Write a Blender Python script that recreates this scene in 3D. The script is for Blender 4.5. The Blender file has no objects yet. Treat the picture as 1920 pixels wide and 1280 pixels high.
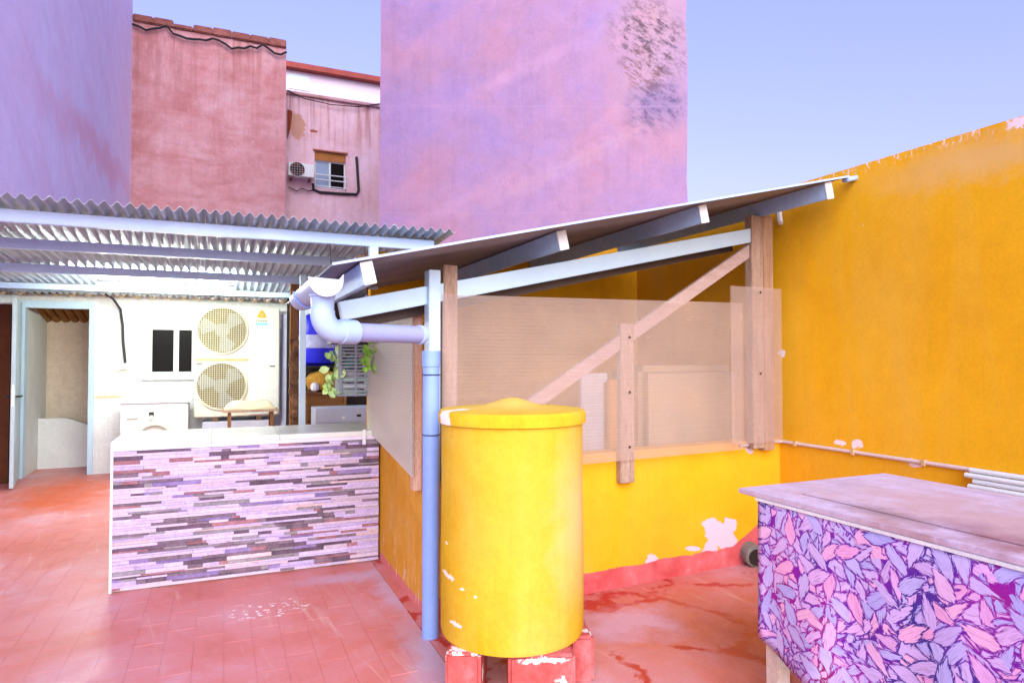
import bpy, bmesh, math, random
from mathutils import Vector, Matrix
random.seed(11)
R = math.radians
SC = bpy.context.scene
COL = SC.collection

# ------------------------------------------------------------------ camera, sky, sun, exposure
PITCH = R(1.45); FPX = 1234.0; CAMZ = 1.5
cam_d = bpy.data.cameras.new('camera'); cam = bpy.data.objects.new('camera', cam_d); COL.objects.link(cam)
cam.location = (0, 0, CAMZ); cam.rotation_euler = (R(90) + PITCH, 0, 0)
cam_d.sensor_width = 36; cam_d.lens = FPX / 1920 * 36; cam_d.clip_end = 2000; cam_d.clip_start = 0.05
SC.camera = cam

SUN_EL, SUN_AZ = R(18), R(168)      # azimuth clockwise from +Y
w = bpy.data.worlds.new('World'); SC.world = w; w.use_nodes = True
wt = w.node_tree; wt.nodes.clear()
sky = wt.nodes.new('ShaderNodeTexSky'); sky.sky_type = 'NISHITA'; sky.sun_disc = False
sky.sun_elevation = SUN_EL; sky.sun_rotation = SUN_AZ; sky.air_density = 1.5; sky.dust_density = 0.6; sky.ozone_density = 3.0
tint = wt.nodes.new('ShaderNodeMix'); tint.data_type = 'RGBA'; tint.blend_type = 'MULTIPLY'; tint.inputs[0].default_value = 1
tint.inputs[7].default_value = (.80, .69, 1.46, 1)
sg = wt.nodes.new('ShaderNodeGamma'); sg.inputs[1].default_value = .6
bg = wt.nodes.new('ShaderNodeBackground'); bg.inputs[1].default_value = 0.15
wo = wt.nodes.new('ShaderNodeOutputWorld')
wt.links.new(sky.outputs[0], sg.inputs[0]); wt.links.new(sg.outputs[0], tint.inputs[6]); wt.links.new(tint.outputs[2], bg.inputs[0]); wt.links.new(bg.outputs[0], wo.inputs[0])

sl = bpy.data.lights.new('sun', 'SUN'); sl.energy = 3.0; sl.angle = R(80); sl.color = (1.0, 0.95, 0.9)
sun = bpy.data.objects.new('sun', sl); COL.objects.link(sun)
sd = Vector((math.sin(SUN_AZ) * math.cos(SUN_EL), math.cos(SUN_AZ) * math.cos(SUN_EL), math.sin(SUN_EL)))
sun.rotation_euler = sd.to_track_quat('Z', 'Y').to_euler(); sun.location = (0, -4, 12)

vs = SC.view_settings; vs.view_transform = 'Standard'; vs.look = 'None'; vs.gamma = 1; vs.exposure = 1.62
SC.render.engine = 'CYCLES'
SC.cycles.max_bounces = 5; SC.cycles.transparent_max_bounces = 12

# ------------------------------------------------------------------ measuring helpers
A = R(23.7)
UV = Matrix.Rotation(A, 4, 'Z')                       # (u, v, z) -> world
def W(u, v, z=0.0): return UV @ Vector((u, v, z))
def ray(px, py):
    cx, cy = (px - 960) / FPX, (640 - py) / FPX
    return Vector((cx, math.cos(PITCH) - cy * math.sin(PITCH), math.sin(PITCH) + cy * math.cos(PITCH)))
CAM = Vector((0, 0, CAMZ))
def hit(px, py, fr, axis, val):                        # hit the plane local[axis]=val of a frame, in that frame
    inv = fr.inverted(); d = inv.to_3x3() @ ray(px, py); o = inv @ CAM
    return o + d * ((val - o[axis]) / d[axis])
def hv(px, py, v): return hit(px, py, UV, 1, v)
def hu(px, py, u): return hit(px, py, UV, 0, u)
def hz(px, py, z): return hit(px, py, UV, 2, z)

# ------------------------------------------------------------------ mesh builder
FRAME = {}
def empty(name, fr, label=None, cat=None, group=None):
    o = bpy.data.objects.new(name, None); COL.objects.link(o)
    o.matrix_world = fr; FRAME[o] = fr.copy(); o.empty_display_size = .1
    tag(o, label, cat, group); return o
def tag(o, label=None, cat=None, group=None, kind=None):
    if label: o['label'] = label
    if cat: o['category'] = cat
    if group: o['group'] = group
    if kind: o['kind'] = kind
    return o
def at(fr, x, y, z=0.0): return fr @ Matrix.Translation((x, y, z))

class MB:
    def __init__(s, fr=None): s.v = []; s.f = []; s.fr = fr or Matrix.Identity(4)
    def add(s, vs_, fs):
        b = len(s.v); s.v += [s.fr @ Vector(p) for p in vs_]; s.f += [tuple(b + i for i in f) for f in fs]; return s
    def box(s, x0, x1, y0, y1, z0, z1):
        return s.add([(x0,y0,z0),(x1,y0,z0),(x1,y1,z0),(x0,y1,z0),(x0,y0,z1),(x1,y0,z1),(x1,y1,z1),(x0,y1,z1)],
            [(0,3,2,1),(4,5,6,7),(0,1,5,4),(1,2,6,5),(2,3,7,6),(3,0,4,7)])
    def quad(s, *p): return s.add(p, [tuple(range(len(p)))])
    def beam(s, p, q, wd, ht, up=(0,0,1)):             # rectangular bar from p to q (wd sideways, ht along up)
        p, q = Vector(p), Vector(q); d = (q - p).normalized(); sx = d.cross(Vector(up)).normalized(); uz = sx.cross(d)
        vs_ = [e + sx * (a * wd / 2) + uz * (b * ht / 2) for e in (p, q) for a, b in ((-1,-1),(1,-1),(1,1),(-1,1))]
        return s.add(vs_, [(0,1,2,3),(7,6,5,4),(0,4,5,1),(1,5,6,2),(2,6,7,3),(3,7,4,0)])
    def tube(s, pts, r, n=12, caps=True):
        pts = [Vector(p) for p in pts]; rs = r if isinstance(r, (list, tuple)) else [r] * len(pts)
        b = []; prev = None
        for i, p in enumerate(pts):
            d = (pts[min(i+1, len(pts)-1)] - pts[max(i-1, 0)]).normalized()
            if prev is None:
                a = d.cross(Vector((0,0,1)) if abs(d.z) < .9 else Vector((1,0,0))).normalized()
            else: a = (prev - d * prev.dot(d)).normalized()
            prev = a; c = d.cross(a)
            b += [p + (a * math.cos(2*math.pi*k/n) + c * math.sin(2*math.pi*k/n)) * rs[i] for k in range(n)]
        fs = [(i*n+k, i*n+(k+1)%n, (i+1)*n+(k+1)%n, (i+1)*n+k) for i in range(len(pts)-1) for k in range(n)]
        if caps: fs += [tuple(reversed(range(n))), tuple((len(pts)-1)*n+k for k in range(n))]
        return s.add(b, fs)
    def lathe(s, prof, n=32, c=(0,0,0), wob=0):
        b = []
        for i, (r, z) in enumerate(prof):
            for k in range(n):
                a = 2*math.pi*k/n; rr = r * (1 + wob * math.sin(3*a + i) )
                b.append((c[0]+rr*math.cos(a), c[1]+rr*math.sin(a), c[2]+z))
        fs = [(i*n+k, i*n+(k+1)%n, (i+1)*n+(k+1)%n, (i+1)*n+k) for i in range(len(prof)-1) for k in range(n)]
        fs += [tuple(reversed(range(n))), tuple((len(prof)-1)*n+k for k in range(n))]
        return s.add(b, fs)
    def prism(s, poly, d):                              # polygon (3-D points) swept by vector d
        n = len(poly); d = Vector(d); b = [Vector(p) for p in poly] + [Vector(p) + d for p in poly]
        return s.add(b, [tuple(reversed(range(n))), tuple(range(n, 2*n))] + [(i, (i+1)%n, n+(i+1)%n, n+i) for i in range(n)])
    def wall(s, x0, x1, z0, z1, y0, y1, holes=()):      # slab with rectangular openings
        xs = sorted({x0, x1} | {h[0] for h in holes} | {h[1] for h in holes}); zs = sorted({z0, z1} | {h[2] for h in holes} | {h[3] for h in holes})
        for i in range(len(xs)-1):
            for j in range(len(zs)-1):
                a, b_, c, d = xs[i], xs[i+1], zs[j], zs[j+1]; mx, mz = (a+b_)/2, (c+d)/2
                if any(h[0] < mx < h[1] and h[2] < mz < h[3] for h in holes): continue
                s.quad((a,y0,c),(b_,y0,c),(b_,y0,d),(a,y0,d)); s.quad((b_,y1,c),(a,y1,c),(a,y1,d),(b_,y1,d))
        for a, b_, c, d in holes:
            s.quad((a,y0,c),(a,y0,d),(a,y1,d),(a,y1,c)); s.quad((b_,y0,c),(b_,y1,c),(b_,y1,d),(b_,y0,d))
            s.quad((a,y0,d),(b_,y0,d),(b_,y1,d),(a,y1,d))
            if c > z0: s.quad((a,y0,c),(a,y1,c),(b_,y1,c),(b_,y0,c))
        s.quad((x0,y0,z0),(x0,y0,z1),(x0,y1,z1),(x0,y1,z0)); s.quad((x1,y0,z0),(x1,y1,z0),(x1,y1,z1),(x1,y0,z1))
        s.quad((x0,y0,z1),(x1,y0,z1),(x1,y1,z1),(x0,y1,z1)); return s
    def mesh(s, name, mat, inv=None, bevel=0, smooth=False):
        me = bpy.data.meshes.new(name)
        me.from_pydata([(inv @ p if inv else p) for p in s.v], [], s.f); me.materials.append(mat)
        bm = bmesh.new(); bm.from_mesh(me)
        if bevel:
            bmesh.ops.remove_doubles(bm, verts=bm.verts, dist=1e-5)
            es = [e for e in bm.edges if len(e.link_faces) == 2 and e.calc_face_angle(0) > .6]
            bmesh.ops.bevel(bm, geom=es, offset=bevel, segments=2, affect='EDGES', clamp_overlap=True)
        bmesh.ops.recalc_face_normals(bm, faces=bm.faces); bm.to_mesh(me); bm.free()
        if smooth:
            for p in me.polygons: p.use_smooth = True
            me.set_sharp_from_angle(angle=R(35))
        return me
    def build(s, name, mat, parent=None, label=None, cat=None, group=None, kind=None, bevel=0, smooth=False, fr=None):
        if parent is not None: f = FRAME[parent]
        else: f = fr or Matrix.Identity(4)
        o = bpy.data.objects.new(name, s.mesh(name, mat, f.inverted(), bevel, smooth)); COL.objects.link(o)
        if parent is not None: o.parent = parent
        else: o.matrix_world = f
        FRAME[o] = f.copy(); return tag(o, label, cat, group, kind)

# ------------------------------------------------------------------ materials
class G:
    def __init__(s, name):
        s.m = bpy.data.materials.new(name); s.m.use_nodes = True; s.t = s.m.node_tree; s.t.nodes.clear()
        s.out = s.n('ShaderNodeOutputMaterial'); s.b = s.n('ShaderNodeBsdfPrincipled'); s.l(s.b.outputs[0], s.out.inputs[0])
        s.tc = s.n('ShaderNodeTexCoord'); s.obj = s.tc.outputs['Object']
        s.geo = s.n('ShaderNodeNewGeometry'); s.pos = s.geo.outputs['Position']
    def n(s, t): return s.t.nodes.new(t)
    def l(s, a, b): s.t.links.new(a, b)
    def put(s, sock, val):
        if hasattr(val, 'is_output'): s.l(val, sock)
        elif isinstance(val, (tuple, list)) and len(val) == 3 and sock.type == 'RGBA': sock.default_value = (*val, 1)
        else: sock.default_value = val
    def mp(s, vec, scale=(1,1,1), rot=(0,0,0), loc=(0,0,0)):
        m = s.n('ShaderNodeMapping'); s.l(vec, m.inputs[0]); m.inputs[1].default_value = loc; m.inputs[2].default_value = rot; m.inputs[3].default_value = scale; return m.outputs[0]
    def uvpos(s): return s.mp(s.pos, rot=(0, 0, -A))
    def noise(s, vec, scale=5, detail=6, rough=.6, dist=0, col=False):
        q = s.n('ShaderNodeTexNoise'); s.l(vec, q.inputs[0]); q.inputs['Scale'].default_value = scale; q.inputs['Detail'].default_value = detail
        q.inputs['Roughness'].default_value = rough; q.inputs['Distortion'].default_value = dist; return q.outputs[1 if col else 0]
    def vor(s, vec, scale=5, feat='F1', out=0, rnd=1):
        q = s.n('ShaderNodeTexVoronoi'); q.feature = feat; s.l(vec, q.inputs['Vector']); q.inputs['Scale'].default_value = scale; q.inputs['Randomness'].default_value = rnd; return q.outputs[out]
    def ramp(s, f, stops, interp='LINEAR'):
        r = s.n('ShaderNodeValToRGB'); s.l(f, r.inputs[0]); e = r.color_ramp; e.interpolation = interp
        while len(e.elements) < len(stops): e.elements.new(.5)
        for k, (p, c) in enumerate(stops):
            e.elements[k].position = p; e.elements[k].color = (c, c, c, 1) if isinstance(c, (int, float)) else (*c, 1)
        return r.outputs[0]
    def mix(s, f, a, b, mode='MIX'):
        m = s.n('ShaderNodeMix'); m.data_type = 'RGBA'; m.blend_type = mode
        s.put(m.inputs[0], f); s.put(m.inputs[6], a); s.put(m.inputs[7], b); return m.outputs[2]
    def math(s, op, a, b=0, clamp=False):
        m = s.n('ShaderNodeMath'); m.operation = op; m.use_clamp = clamp; s.put(m.inputs[0], a); s.put(m.inputs[1], b); return m.outputs[0]
    def vm(s, op, a, b=None, out=0):
        m = s.n('ShaderNodeVectorMath'); m.operation = op; s.put(m.inputs[0], a)
        if b is not None: s.put(m.inputs[1], b)
        return m.outputs[out]
    def sep(s, v):
        q = s.n('ShaderNodeSeparateXYZ'); s.l(v, q.inputs[0]); return q.outputs
    def blob(s, vec, c, r, rot=(0,0,0), soft=.12, warp=.35, wscale=9):      # ragged ellipse
        if min(r) < .2: wscale = .7 / min(r)
        wv = s.vm('SCALE', s.vm('SUBTRACT', s.noise(vec, wscale, 5, .65, col=True), (.5,.5,.5))); 
        wv.node.inputs[3].default_value = warp * 4.2 * min(r)
        p = s.vm('ADD', vec, wv); p = s.vm('SUBTRACT', p, c)
        if rot != (0,0,0): p = s.mp(p, rot=rot)
        p = s.vm('DIVIDE', p, r); d = s.vm('LENGTH', p, out=1)
        return s.ramp(d, [(0, 1.), (max(.001, (1-soft)/2), 1.), (min(.999, (1+soft)/2), 0.)]) if False else s.maprange(d, 1-soft, 1+soft, 1, 0)
    def maprange(s, v, a, b, c=0, d=1):
        m = s.n('ShaderNodeMapRange'); s.put(m.inputs[0], v); m.inputs[1].default_value = a; m.inputs[2].default_value = b; m.inputs[3].default_value = c; m.inputs[4].default_value = d; return m.outputs[0]
    def fin(s, color, rough=.8, metal=0, bumps=(), spec=.3):
        s.put(s.b.inputs['Base Color'], color); s.put(s.b.inputs['Roughness'], rough); s.put(s.b.inputs['Metallic'], metal)
        s.b.inputs['Specular IOR Level'].default_value = spec
        prev = None
        for h, st, dist in bumps:
            q = s.n('ShaderNodeBump'); q.inputs['Strength'].default_value = st; q.inputs['Distance'].default_value = dist; s.l(h, q.inputs['Height'])
            if prev: s.l(prev, q.inputs['Normal'])
            prev = q.outputs[0]
        if prev: s.l(prev, s.b.inputs['Normal'])
        return s.m

def M(name, c1, c2=None, scale=5, rough=.7, metal=0, bump=.15, bscale=90, stretch=(1,1,1), rnd=0, world=False, spec=.3, grain=.12, dist=.004):
    g = G(name); vec = g.pos if world else g.obj
    if stretch != (1,1,1): vec = g.mp(vec, stretch)
    c2 = c2 or tuple(x * .8 for x in c1)
    f = g.ramp(g.noise(vec, scale, 7, .65), [(.32, 0.), (.68, 1.)])
    c = g.mix(f, c1, c2)
    fine = g.noise(vec, bscale, 4, .7)
    c = g.mix(1., c, g.ramp(fine, [(.25, 1 - grain * 2), (.75, 1.)]), 'MULTIPLY')
    if rnd:
        oi = g.n('ShaderNodeObjectInfo'); v = g.maprange(oi.outputs['Random'], 0, 1, 1 - rnd, 1 + rnd * .6)
        c = g.mix(1., c, g.vm('MULTIPLY', g.ncol(v) if hasattr(g, 'ncol') else v, (1, 1, 1)), 'MULTIPLY') if False else g.mix(1., c, v, 'MULTIPLY')
    return g.fin(c, g.maprange(f, 0, 1, rough, min(1, rough + .12)), metal, [(fine, bump, dist)], spec)

def plaster(name, stops, scale=1.2, streak=None, bump=.35, bs=40, extra=None, stretch=(1,1,1), soft=.5, mo=.80, ru=.93):
    g = G(name); p = g.obj
    f = g.noise(g.mp(p, stretch), scale, 8, .62, .4)
    c = g.ramp(f, stops)
    if streak:                                            # (colour, direction rotation, stretch, amount)
        col_, rot, st, amt = streak
        s_ = g.ramp(g.noise(g.mp(g.mp(p, rot=rot), st), 1.0, 6, .6, .6), [(.46, 0.), (.74, amt)])
        c = g.mix(s_, c, col_)
    fine = g.noise(p, bs, 6, .72); med = g.noise(p, bs * .14, 5, .6)
    mott = g.noise(p, scale * 5, 10, .78); c = g.mix(1., c, g.ramp(mott, [(.3, mo), (.7, 1.04)]), 'MULTIPLY')
    runs = g.noise(g.mp(p, (scale * 9, scale * 9, scale * .5)), 1., 5, .7); c = g.mix(1., c, g.ramp(runs, [(.34, ru), (.5, 1.)]), 'MULTIPLY')
    c = g.mix(1., c, g.ramp(fine, [(.25, .84), (.72, 1.)]), 'MULTIPLY')
    if extra: c = extra(g, p, c)
    return g.fin(c, .92, 0, [(med, bump * soft, .03), (fine, bump, .006)], .15)

def drips(g, p, c, z_top, length, col_, scale=(9, 9, .35), amt=.6):
    s_ = g.ramp(g.noise(g.mp(p, scale), 1.0, 5, .65), [(.48, 0.), (.68, 1.)])
    z = g.sep(p)[2]; m = g.maprange(z, z_top - length, z_top, 0, amt)
    return g.mix(g.math('MULTIPLY', s_, m), c, col_)
# plain materials
WHITE = M('white_paint', (.80, .82, .80), (.70, .73, .72), 4, .6)
WHITEMETAL = M('pale_steel', (.50, .68, .76), (.44, .60, .74), 2, .42, .1, .05, 60, grain=.03)
CREAM = M('cream_enamel', (.80, .78, .62), (.72, .70, .55), 3, .4, 0, .05)
BLACK = M('black_plastic', (.015, .015, .017), (.03, .03, .03), 20, .45)
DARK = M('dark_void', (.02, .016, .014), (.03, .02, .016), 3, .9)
GREYPVC = M('grey_pvc', (.19, .31, .70), (.23, .36, .74), 3, .38, 0, .04, 40, grain=.05)
PALEPVC = M('pale_pvc', (.34, .48, .74), (.40, .53, .76), 3, .4, 0, .04, 40, grain=.05)
ZINC = M('galvanised_sheet', (.58, .66, .72), (.40, .47, .54), 3, .38, .55, .1, 30, stretch=(6, .7, 1))
STEELBLUE = M('blue_grey_box_section', (.48, .70, .96), (.38, .60, .92), 3, .45, .15, .05, 30)
CANB = M('canopy_blue_steel', (.58, .76, .98), (.50, .68, .95), 2, .45, .1, .05, 60, grain=.04)
WOOD = M('weathered_pine', (.56, .36, .22), (.36, .20, .11), 4, .75, 0, .3, 40, stretch=(6, 6, .6), grain=.25)
WOODPALE = M('pale_pine', (.62, .45, .34), (.42, .26, .17), 4, .78, 0, .5, 40, stretch=(9, 9, .8), grain=.34)
WOODORANGE = M('orange_pine', (.62, .28, .14), (.66, .44, .34), 2.2, .75, 0, .3, 40, stretch=(4, 4, .8), grain=.25)
WOODDARK = M('brown_board', (.30, .13, .03), (.20, .08, .02), 3, .6, 0, .2, 50, stretch=(1, 1, 5))
BROWNWOOD = M('stained_post', (.34, .16, .05), (.22, .10, .04), 4, .75, 0, .35, 60, stretch=(5, 5, .7), grain=.3)
BARK = M('bark', (.36, .20, .10), (.12, .06, .03), 8, .9, 0, .5, 60, grain=.35, rnd=.4)
GLASSDARK = M('dark_glass', (.006, .006, .007), (.010, .008, .008), 2, .3, 0, 0, spec=.05)
GLASSPALE = M('pale_glass', (.36, .46, .58), (.28, .38, .50), 2, .1, 0, 0, spec=.6)
# ------------------------------------------------------------------ ground and floors
def floor_mat(name, tiles=True):
    g = G(name); p = g.uvpos()
    big = g.noise(p, 1.1, 7, .62, .5); med = g.noise(p, 5, 8, .7); fine = g.noise(p, 60, 5, .7)
    c = g.ramp(big, [(.30, (.52, .14, .10)), (.44, (.58, .175, .15)), (.56, (.60, .225, .225)), (.70, (.62, .36, .42))])
    wear = g.ramp(med, [(.50, 0.), (.72, .65)]); c = g.mix(wear, c, (.60, .28, .27))
    # long scuffs that follow the traffic
    sc = g.ramp(g.noise(g.mp(g.mp(p, rot=(0, 0, R(-8))), (14, 1.1, 1)), 1.0, 5, .6, .3), [(.60, 0.), (.72, .55)])
    c = g.mix(sc, c, (.66, .42, .36))
    chips = g.ramp(g.noise(g.mp(p, (1, .8, 1)), 13, 6, .75), [(.70, 0.), (.73, .9)]); c = g.mix(chips, c, (.80, .66, .64))
    if tiles:
        e = hz(120, 925, 0); c = g.mix(g.math('MULTIPLY', g.blob(p, (e.x, e.y, 0), (.42, .95, 9), warp=.5, wscale=3, soft=.35), .85), c, (.58, .09, .015))
        e = hz(505, 1140, 0)
        spots = g.math('MULTIPLY', g.blob(p, (e.x, e.y, 0), (.24, .15, 9), warp=.2), g.ramp(g.noise(p, 26, 3, .6), [(.58, 0.), (.61, 1.)]))
        c = g.mix(spots, c, (.85, .80, .80))
        for (px, py, ru, rv, col_) in ((960-130, 1235, .16, .5, (.52, .40, .50)), (700, 1075, .45, .10, (.56, .38, .50)), (745, 1110, .12, .40, (.55, .40, .56))):
            e = hz(px, py, 0); c = g.mix(g.math('MULTIPLY', g.blob(p, (e.x, e.y, 0), (ru, rv, 9), warp=.6, wscale=4, soft=.45), .75), c, col_)
    else:
        cr = g.vor(g.vm('ADD', p, g.vm('MULTIPLY', g.noise(p, 4, 5, .7, col=True), (.28, .28, .28))), 1.7, 'DISTANCE_TO_EDGE')
        area = g.ramp(g.noise(p, 2.2, 4, .6), [(.44, 0.), (.50, 1.)])
        c = g.mix(g.math('MULTIPLY', g.ramp(cr, [(.0, 1.), (.03, .8), (.055, .0)]), area), c, (.46, .03, .02))
        e = hz(1190, 1165, 0); c = g.mix(g.math('MULTIPLY', g.blob(p, (e.x, e.y, 0), (.35, .2, 9), warp=.7, wscale=4, soft=.5), .7), c, (.62, .42, .60))
        e = hz(1400, 1190, 0); c = g.mix(g.math('MULTIPLY', g.blob(p, (e.x, e.y, 0), (.25, .5, 9), warp=.6, wscale=3, soft=.5), .6), c, (.46, .10, .05))
    c = g.mix(1., c, g.ramp(fine, [(.25, .86), (.75, 1.)]), 'MULTIPLY')
    return g.fin(c, g.ramp(med, [(.3, .28), (.7, .60)]), 0, [(med, .10, .01), (fine, .18, .003)], .35)
TILE = floor_mat('red_painted_tile'); SLABM = floor_mat('red_painted_screed', False)
MORTAR = M('worn_mortar', (.62, .34, .30), (.66, .46, .42), 9, .9, 0, .3, 60, world=True)
GROUND = M('grey_ground', (.22, .21, .20), (.16, .15, .15), .3, .95, world=True)
MB().box(-300, 300, -300, 300, -.6, -.06).build('ground', GROUND, kind='structure')
UF = 1.02                                              # the tiles stop here, screed beyond
floor = MB(UV).box(-2.58, UF, -1.5, 11.6, -.055, -.0020).build('floor', TILE, kind='structure', fr=UV)
MB(UV).box(UF + .002, 3.887, -1.5, 5.9, -.055, 0).build('screed_floor', SLABM, kind='structure', fr=UV)
TW, TL = .143, .283
cells = []
i0 = int(-2.58 / TW) - 1
for i in range(i0, 8):
    u0 = UF - (7 - i) * TW - TW
    if u0 < -2.57: continue
    off = (i % 2) * TL / 2
    for j in range(4, 36):
        v0 = j * TL + off
        uc, vc = u0 + TW / 2, v0 + TL / 2
        if v0 < 1.6 or v0 + TL > 9.99: continue
        if vc > 4.95 and uc > -.66: continue
        p = W(uc, vc); x = 960 + FPX * p.x / p.y
        if x < -260: continue
        y = 671 + CAMZ * FPX / p.y
        cells.append((y > 1330, p.y, u0, v0))
cells.sort()
tb = MB().box(.0007, TW - .0007, .0007, TL - .0007, -.016, 0)
tile_me = tb.mesh('tile', TILE, None, .0011)
tf = MB(UV)
for k, (off_, d, u0, v0) in enumerate(cells):
    dz = random.uniform(-.0007, .0004)
    if k < 300:
        o = bpy.data.objects.new('tile', tile_me); COL.objects.link(o); o.parent = floor; o.location = (u0, v0, dz)
        o.rotation_euler = (random.uniform(-.002, .002), random.uniform(-.002, .002), random.uniform(-.006, .006))
    else:
        tf.box(u0 + .0015, u0 + TW - .0015, v0 + .0015, v0 + TL - .0015, -.016, dz)
if tf.v: tf.build('tile_field', TILE, floor, kind='stuff')
# ------------------------------------------------------------------ the tall walls round the yard
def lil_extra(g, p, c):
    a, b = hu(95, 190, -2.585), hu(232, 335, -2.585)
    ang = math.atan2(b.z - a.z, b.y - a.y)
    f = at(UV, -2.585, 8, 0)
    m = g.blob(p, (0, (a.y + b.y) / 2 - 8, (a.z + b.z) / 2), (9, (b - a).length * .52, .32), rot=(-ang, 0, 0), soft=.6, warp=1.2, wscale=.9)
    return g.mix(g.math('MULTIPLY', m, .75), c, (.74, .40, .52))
LILAC = plaster('lilac_render', [(.28, (.78, .74, .96)), (.46, (.82, .71, .95)), (.62, (.84, .70, .93)), (.78, (.84, .66, .84))], .55,
    ((.74, .50, .72), (R(28), 0, 0), (1, .35, 1.6), .5), .25, 30, lil_extra, mo=.9, ru=1.)
fr = at(UV, -2.585, 8, 0)
MB(UV).box(-3.2, -2.585, 1.0, 22.43, -.055, 14.5).build('party_wall', LILAC, fr=fr, label='tall smooth lilac rendered wall rising above the left of the corrugated canopy', cat='wall')

# red rendered building
VR = 22.43
rl, rr_ = hv(243, 20, VR), hv(537, 78, VR)
UR0, UR1, ZR = -2.583, rr_.x, (rl.z + rr_.z) / 2
def red_extra(g, p, c):
    z = g.sep(p)[2]
    # scored plaster: short pale strokes in a band and dark water runs below the coping
    stro = g.math('MULTIPLY', g.ramp(g.noise(g.mp(p, (3.2, 1, 2.2)), 1.6, 7, .75), [(.56, 0.), (.66, .7)]), g.blob(p, (.3, 0, 8.6), (2.2, 9, 1.3), soft=.6, warp=.5, wscale=.8))
    c = g.mix(stro, c, (.66, .34, .46))
    c = drips(g, p, c, ZR, 3.5, (.26, .07, .045), (3.5, 3.5, .25), .75)
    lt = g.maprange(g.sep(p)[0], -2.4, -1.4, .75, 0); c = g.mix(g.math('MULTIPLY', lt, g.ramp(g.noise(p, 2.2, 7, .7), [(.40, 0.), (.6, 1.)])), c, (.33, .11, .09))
    crack = g.math('ABSOLUTE', g.math('SUBTRACT', z, g.maprange(g.noise(g.mp(p, (1, 1, 0)), 1.1, 6, .7), 0, 1, 5.4, 6.3)))
    return g.mix(g.ramp(crack, [(0, .7), (.035, 0.)]), c, (.25, .06, .06))
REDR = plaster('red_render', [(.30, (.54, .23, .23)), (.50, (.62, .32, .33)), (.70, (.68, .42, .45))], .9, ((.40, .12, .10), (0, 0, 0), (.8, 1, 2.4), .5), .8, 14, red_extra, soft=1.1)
RB = empty('red_building', at(UV, (UR0 + UR1) / 2, VR, 0), 'blind reddish rough-rendered building wall with a broken coping, left of the gap of sky', 'building')
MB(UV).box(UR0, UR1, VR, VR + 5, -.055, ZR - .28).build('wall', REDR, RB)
COP = M('brick_coping', (.42, .16, .13), (.26, .08, .06), 3, .9, 0, .6, 30, grain=.3)
npc = 8
for k in range(npc):
    a = UR0 + (UR1 - UR0) * k / npc; b = UR0 + (UR1 - UR0) * (k + 1) / npc
    h = random.uniform(.22, .29)
    if k == 2: h = .14
    m = MB(UV).box(a + .002, b - .003, VR - random.uniform(.07, .10), VR + .5, ZR - .278, ZR - .28 + h)
    m.build('coping_stone', COP, RB, bevel=.03)
pts = [W(UR0 + (UR1 - UR0) * k / 24, VR - .12, ZR - .42 - .16 * math.sin(k * .9) * random.random() - (.10 if 5 < k < 20 else 0)) for k in range(25)]
MB().tube(pts, .035, 6).build('cable', BLACK, RB)

# pink building with a window
VP = 24.0
pl, pr = hv(537, 172, VP), hv(718, 197, VP)
ZP = (pl.z + pr.z) / 2
def pink_extra(g, p, c):
    c = drips(g, p, c, ZP - .1, 2.3, (.30, .09, .045), (5, 5, .22), 1.0)
    a = hv(556, 235, VP); c = g.mix(g.math('MULTIPLY', g.blob(p, (a.x - PU0, 0, a.z), (.30, 9, .42), warp=.5, wscale=3), .8), c, (.50, .25, .14))
    a = hv(588, 246, VP); c = g.mix(g.blob(p, (a.x - PU0, 0, a.z), (.14, 9, .05), warp=.5, wscale=6), c, (.36, .10, .06))
    return c
PU0 = pl.x
PINKR = plaster('pink_render', [(.28, (.76, .46, .48)), (.5, (.84, .57, .62)), (.72, (.86, .64, .74))], .8, ((.66, .33, .28), (0, 0, 0), (2.2, 1, .5), .6), .3, 30, pink_extra)
PB = empty('pink_building', at(UV, PU0, VP, 0), 'pink stained building with a small white window, far end of the yard', 'building')
wl, wr = hv(590, 283, VP), hv(648, 357, VP)
hole = (wl.x, wr.x, wr.z, wl.z)
MB(UV).wall(UR1 - 1.2, pr.x + 3.5, -.055, ZP - .12, VP, VP + .3, [hole]).build('wall', PINKR, PB)
MB(UV).box(UR1 - 1.2, pr.x + 3.5, VP - .1, VP + .32, ZP - .118, ZP).build('coping', M('pink_coping', (.66, .42, .46), (.46, .22, .2), 2, .9, 0, .4), PB, bevel=.02)
WIN = MB(UV).box(hole[0], hole[1], VP + .10, VP + .16, hole[2], hole[2] + .05).box(hole[0], hole[1], VP + .10, VP + .16, hole[3] - .34, hole[3] - .29) \
    .box(hole[0], hole[0] + .05, VP + .10, VP + .16, hole[2] + .05, hole[3] - .34).box(hole[1] - .05, hole[1], VP + .10, VP + .16, hole[2] + .05, hole[3] - .34) \
    .box((hole[0]+hole[1])/2 - .03, (hole[0]+hole[1])/2 + .03, VP + .09, VP + .16, hole[2] + .05, hole[3] - .34).build('window_frame', WHITE, PB)
mid = (hole[0] + hole[1]) / 2
MB(UV).box(hole[0] + .05, mid - .03, VP + .12, VP + .14, hole[2] + .05, hole[3] - .34).build('pane', GLASSPALE, WIN)
MB(UV).box(mid + .03, hole[1] - .05, VP + .12, VP + .14, hole[2] + .05, hole[3] - .34).build('pane', GLASSDARK, WIN)
rb = MB(UV)
for k in range(6): rb.box(hole[0] + .01, hole[1] - .01, VP + .03, VP + .06, hole[3] - .30 + k * .05, hole[3] - .255 + k * .05)
rb.build('roller_blind', M('orange_blind', (.50, .20, .05), (.42, .16, .04), 3, .7), WIN)
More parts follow.
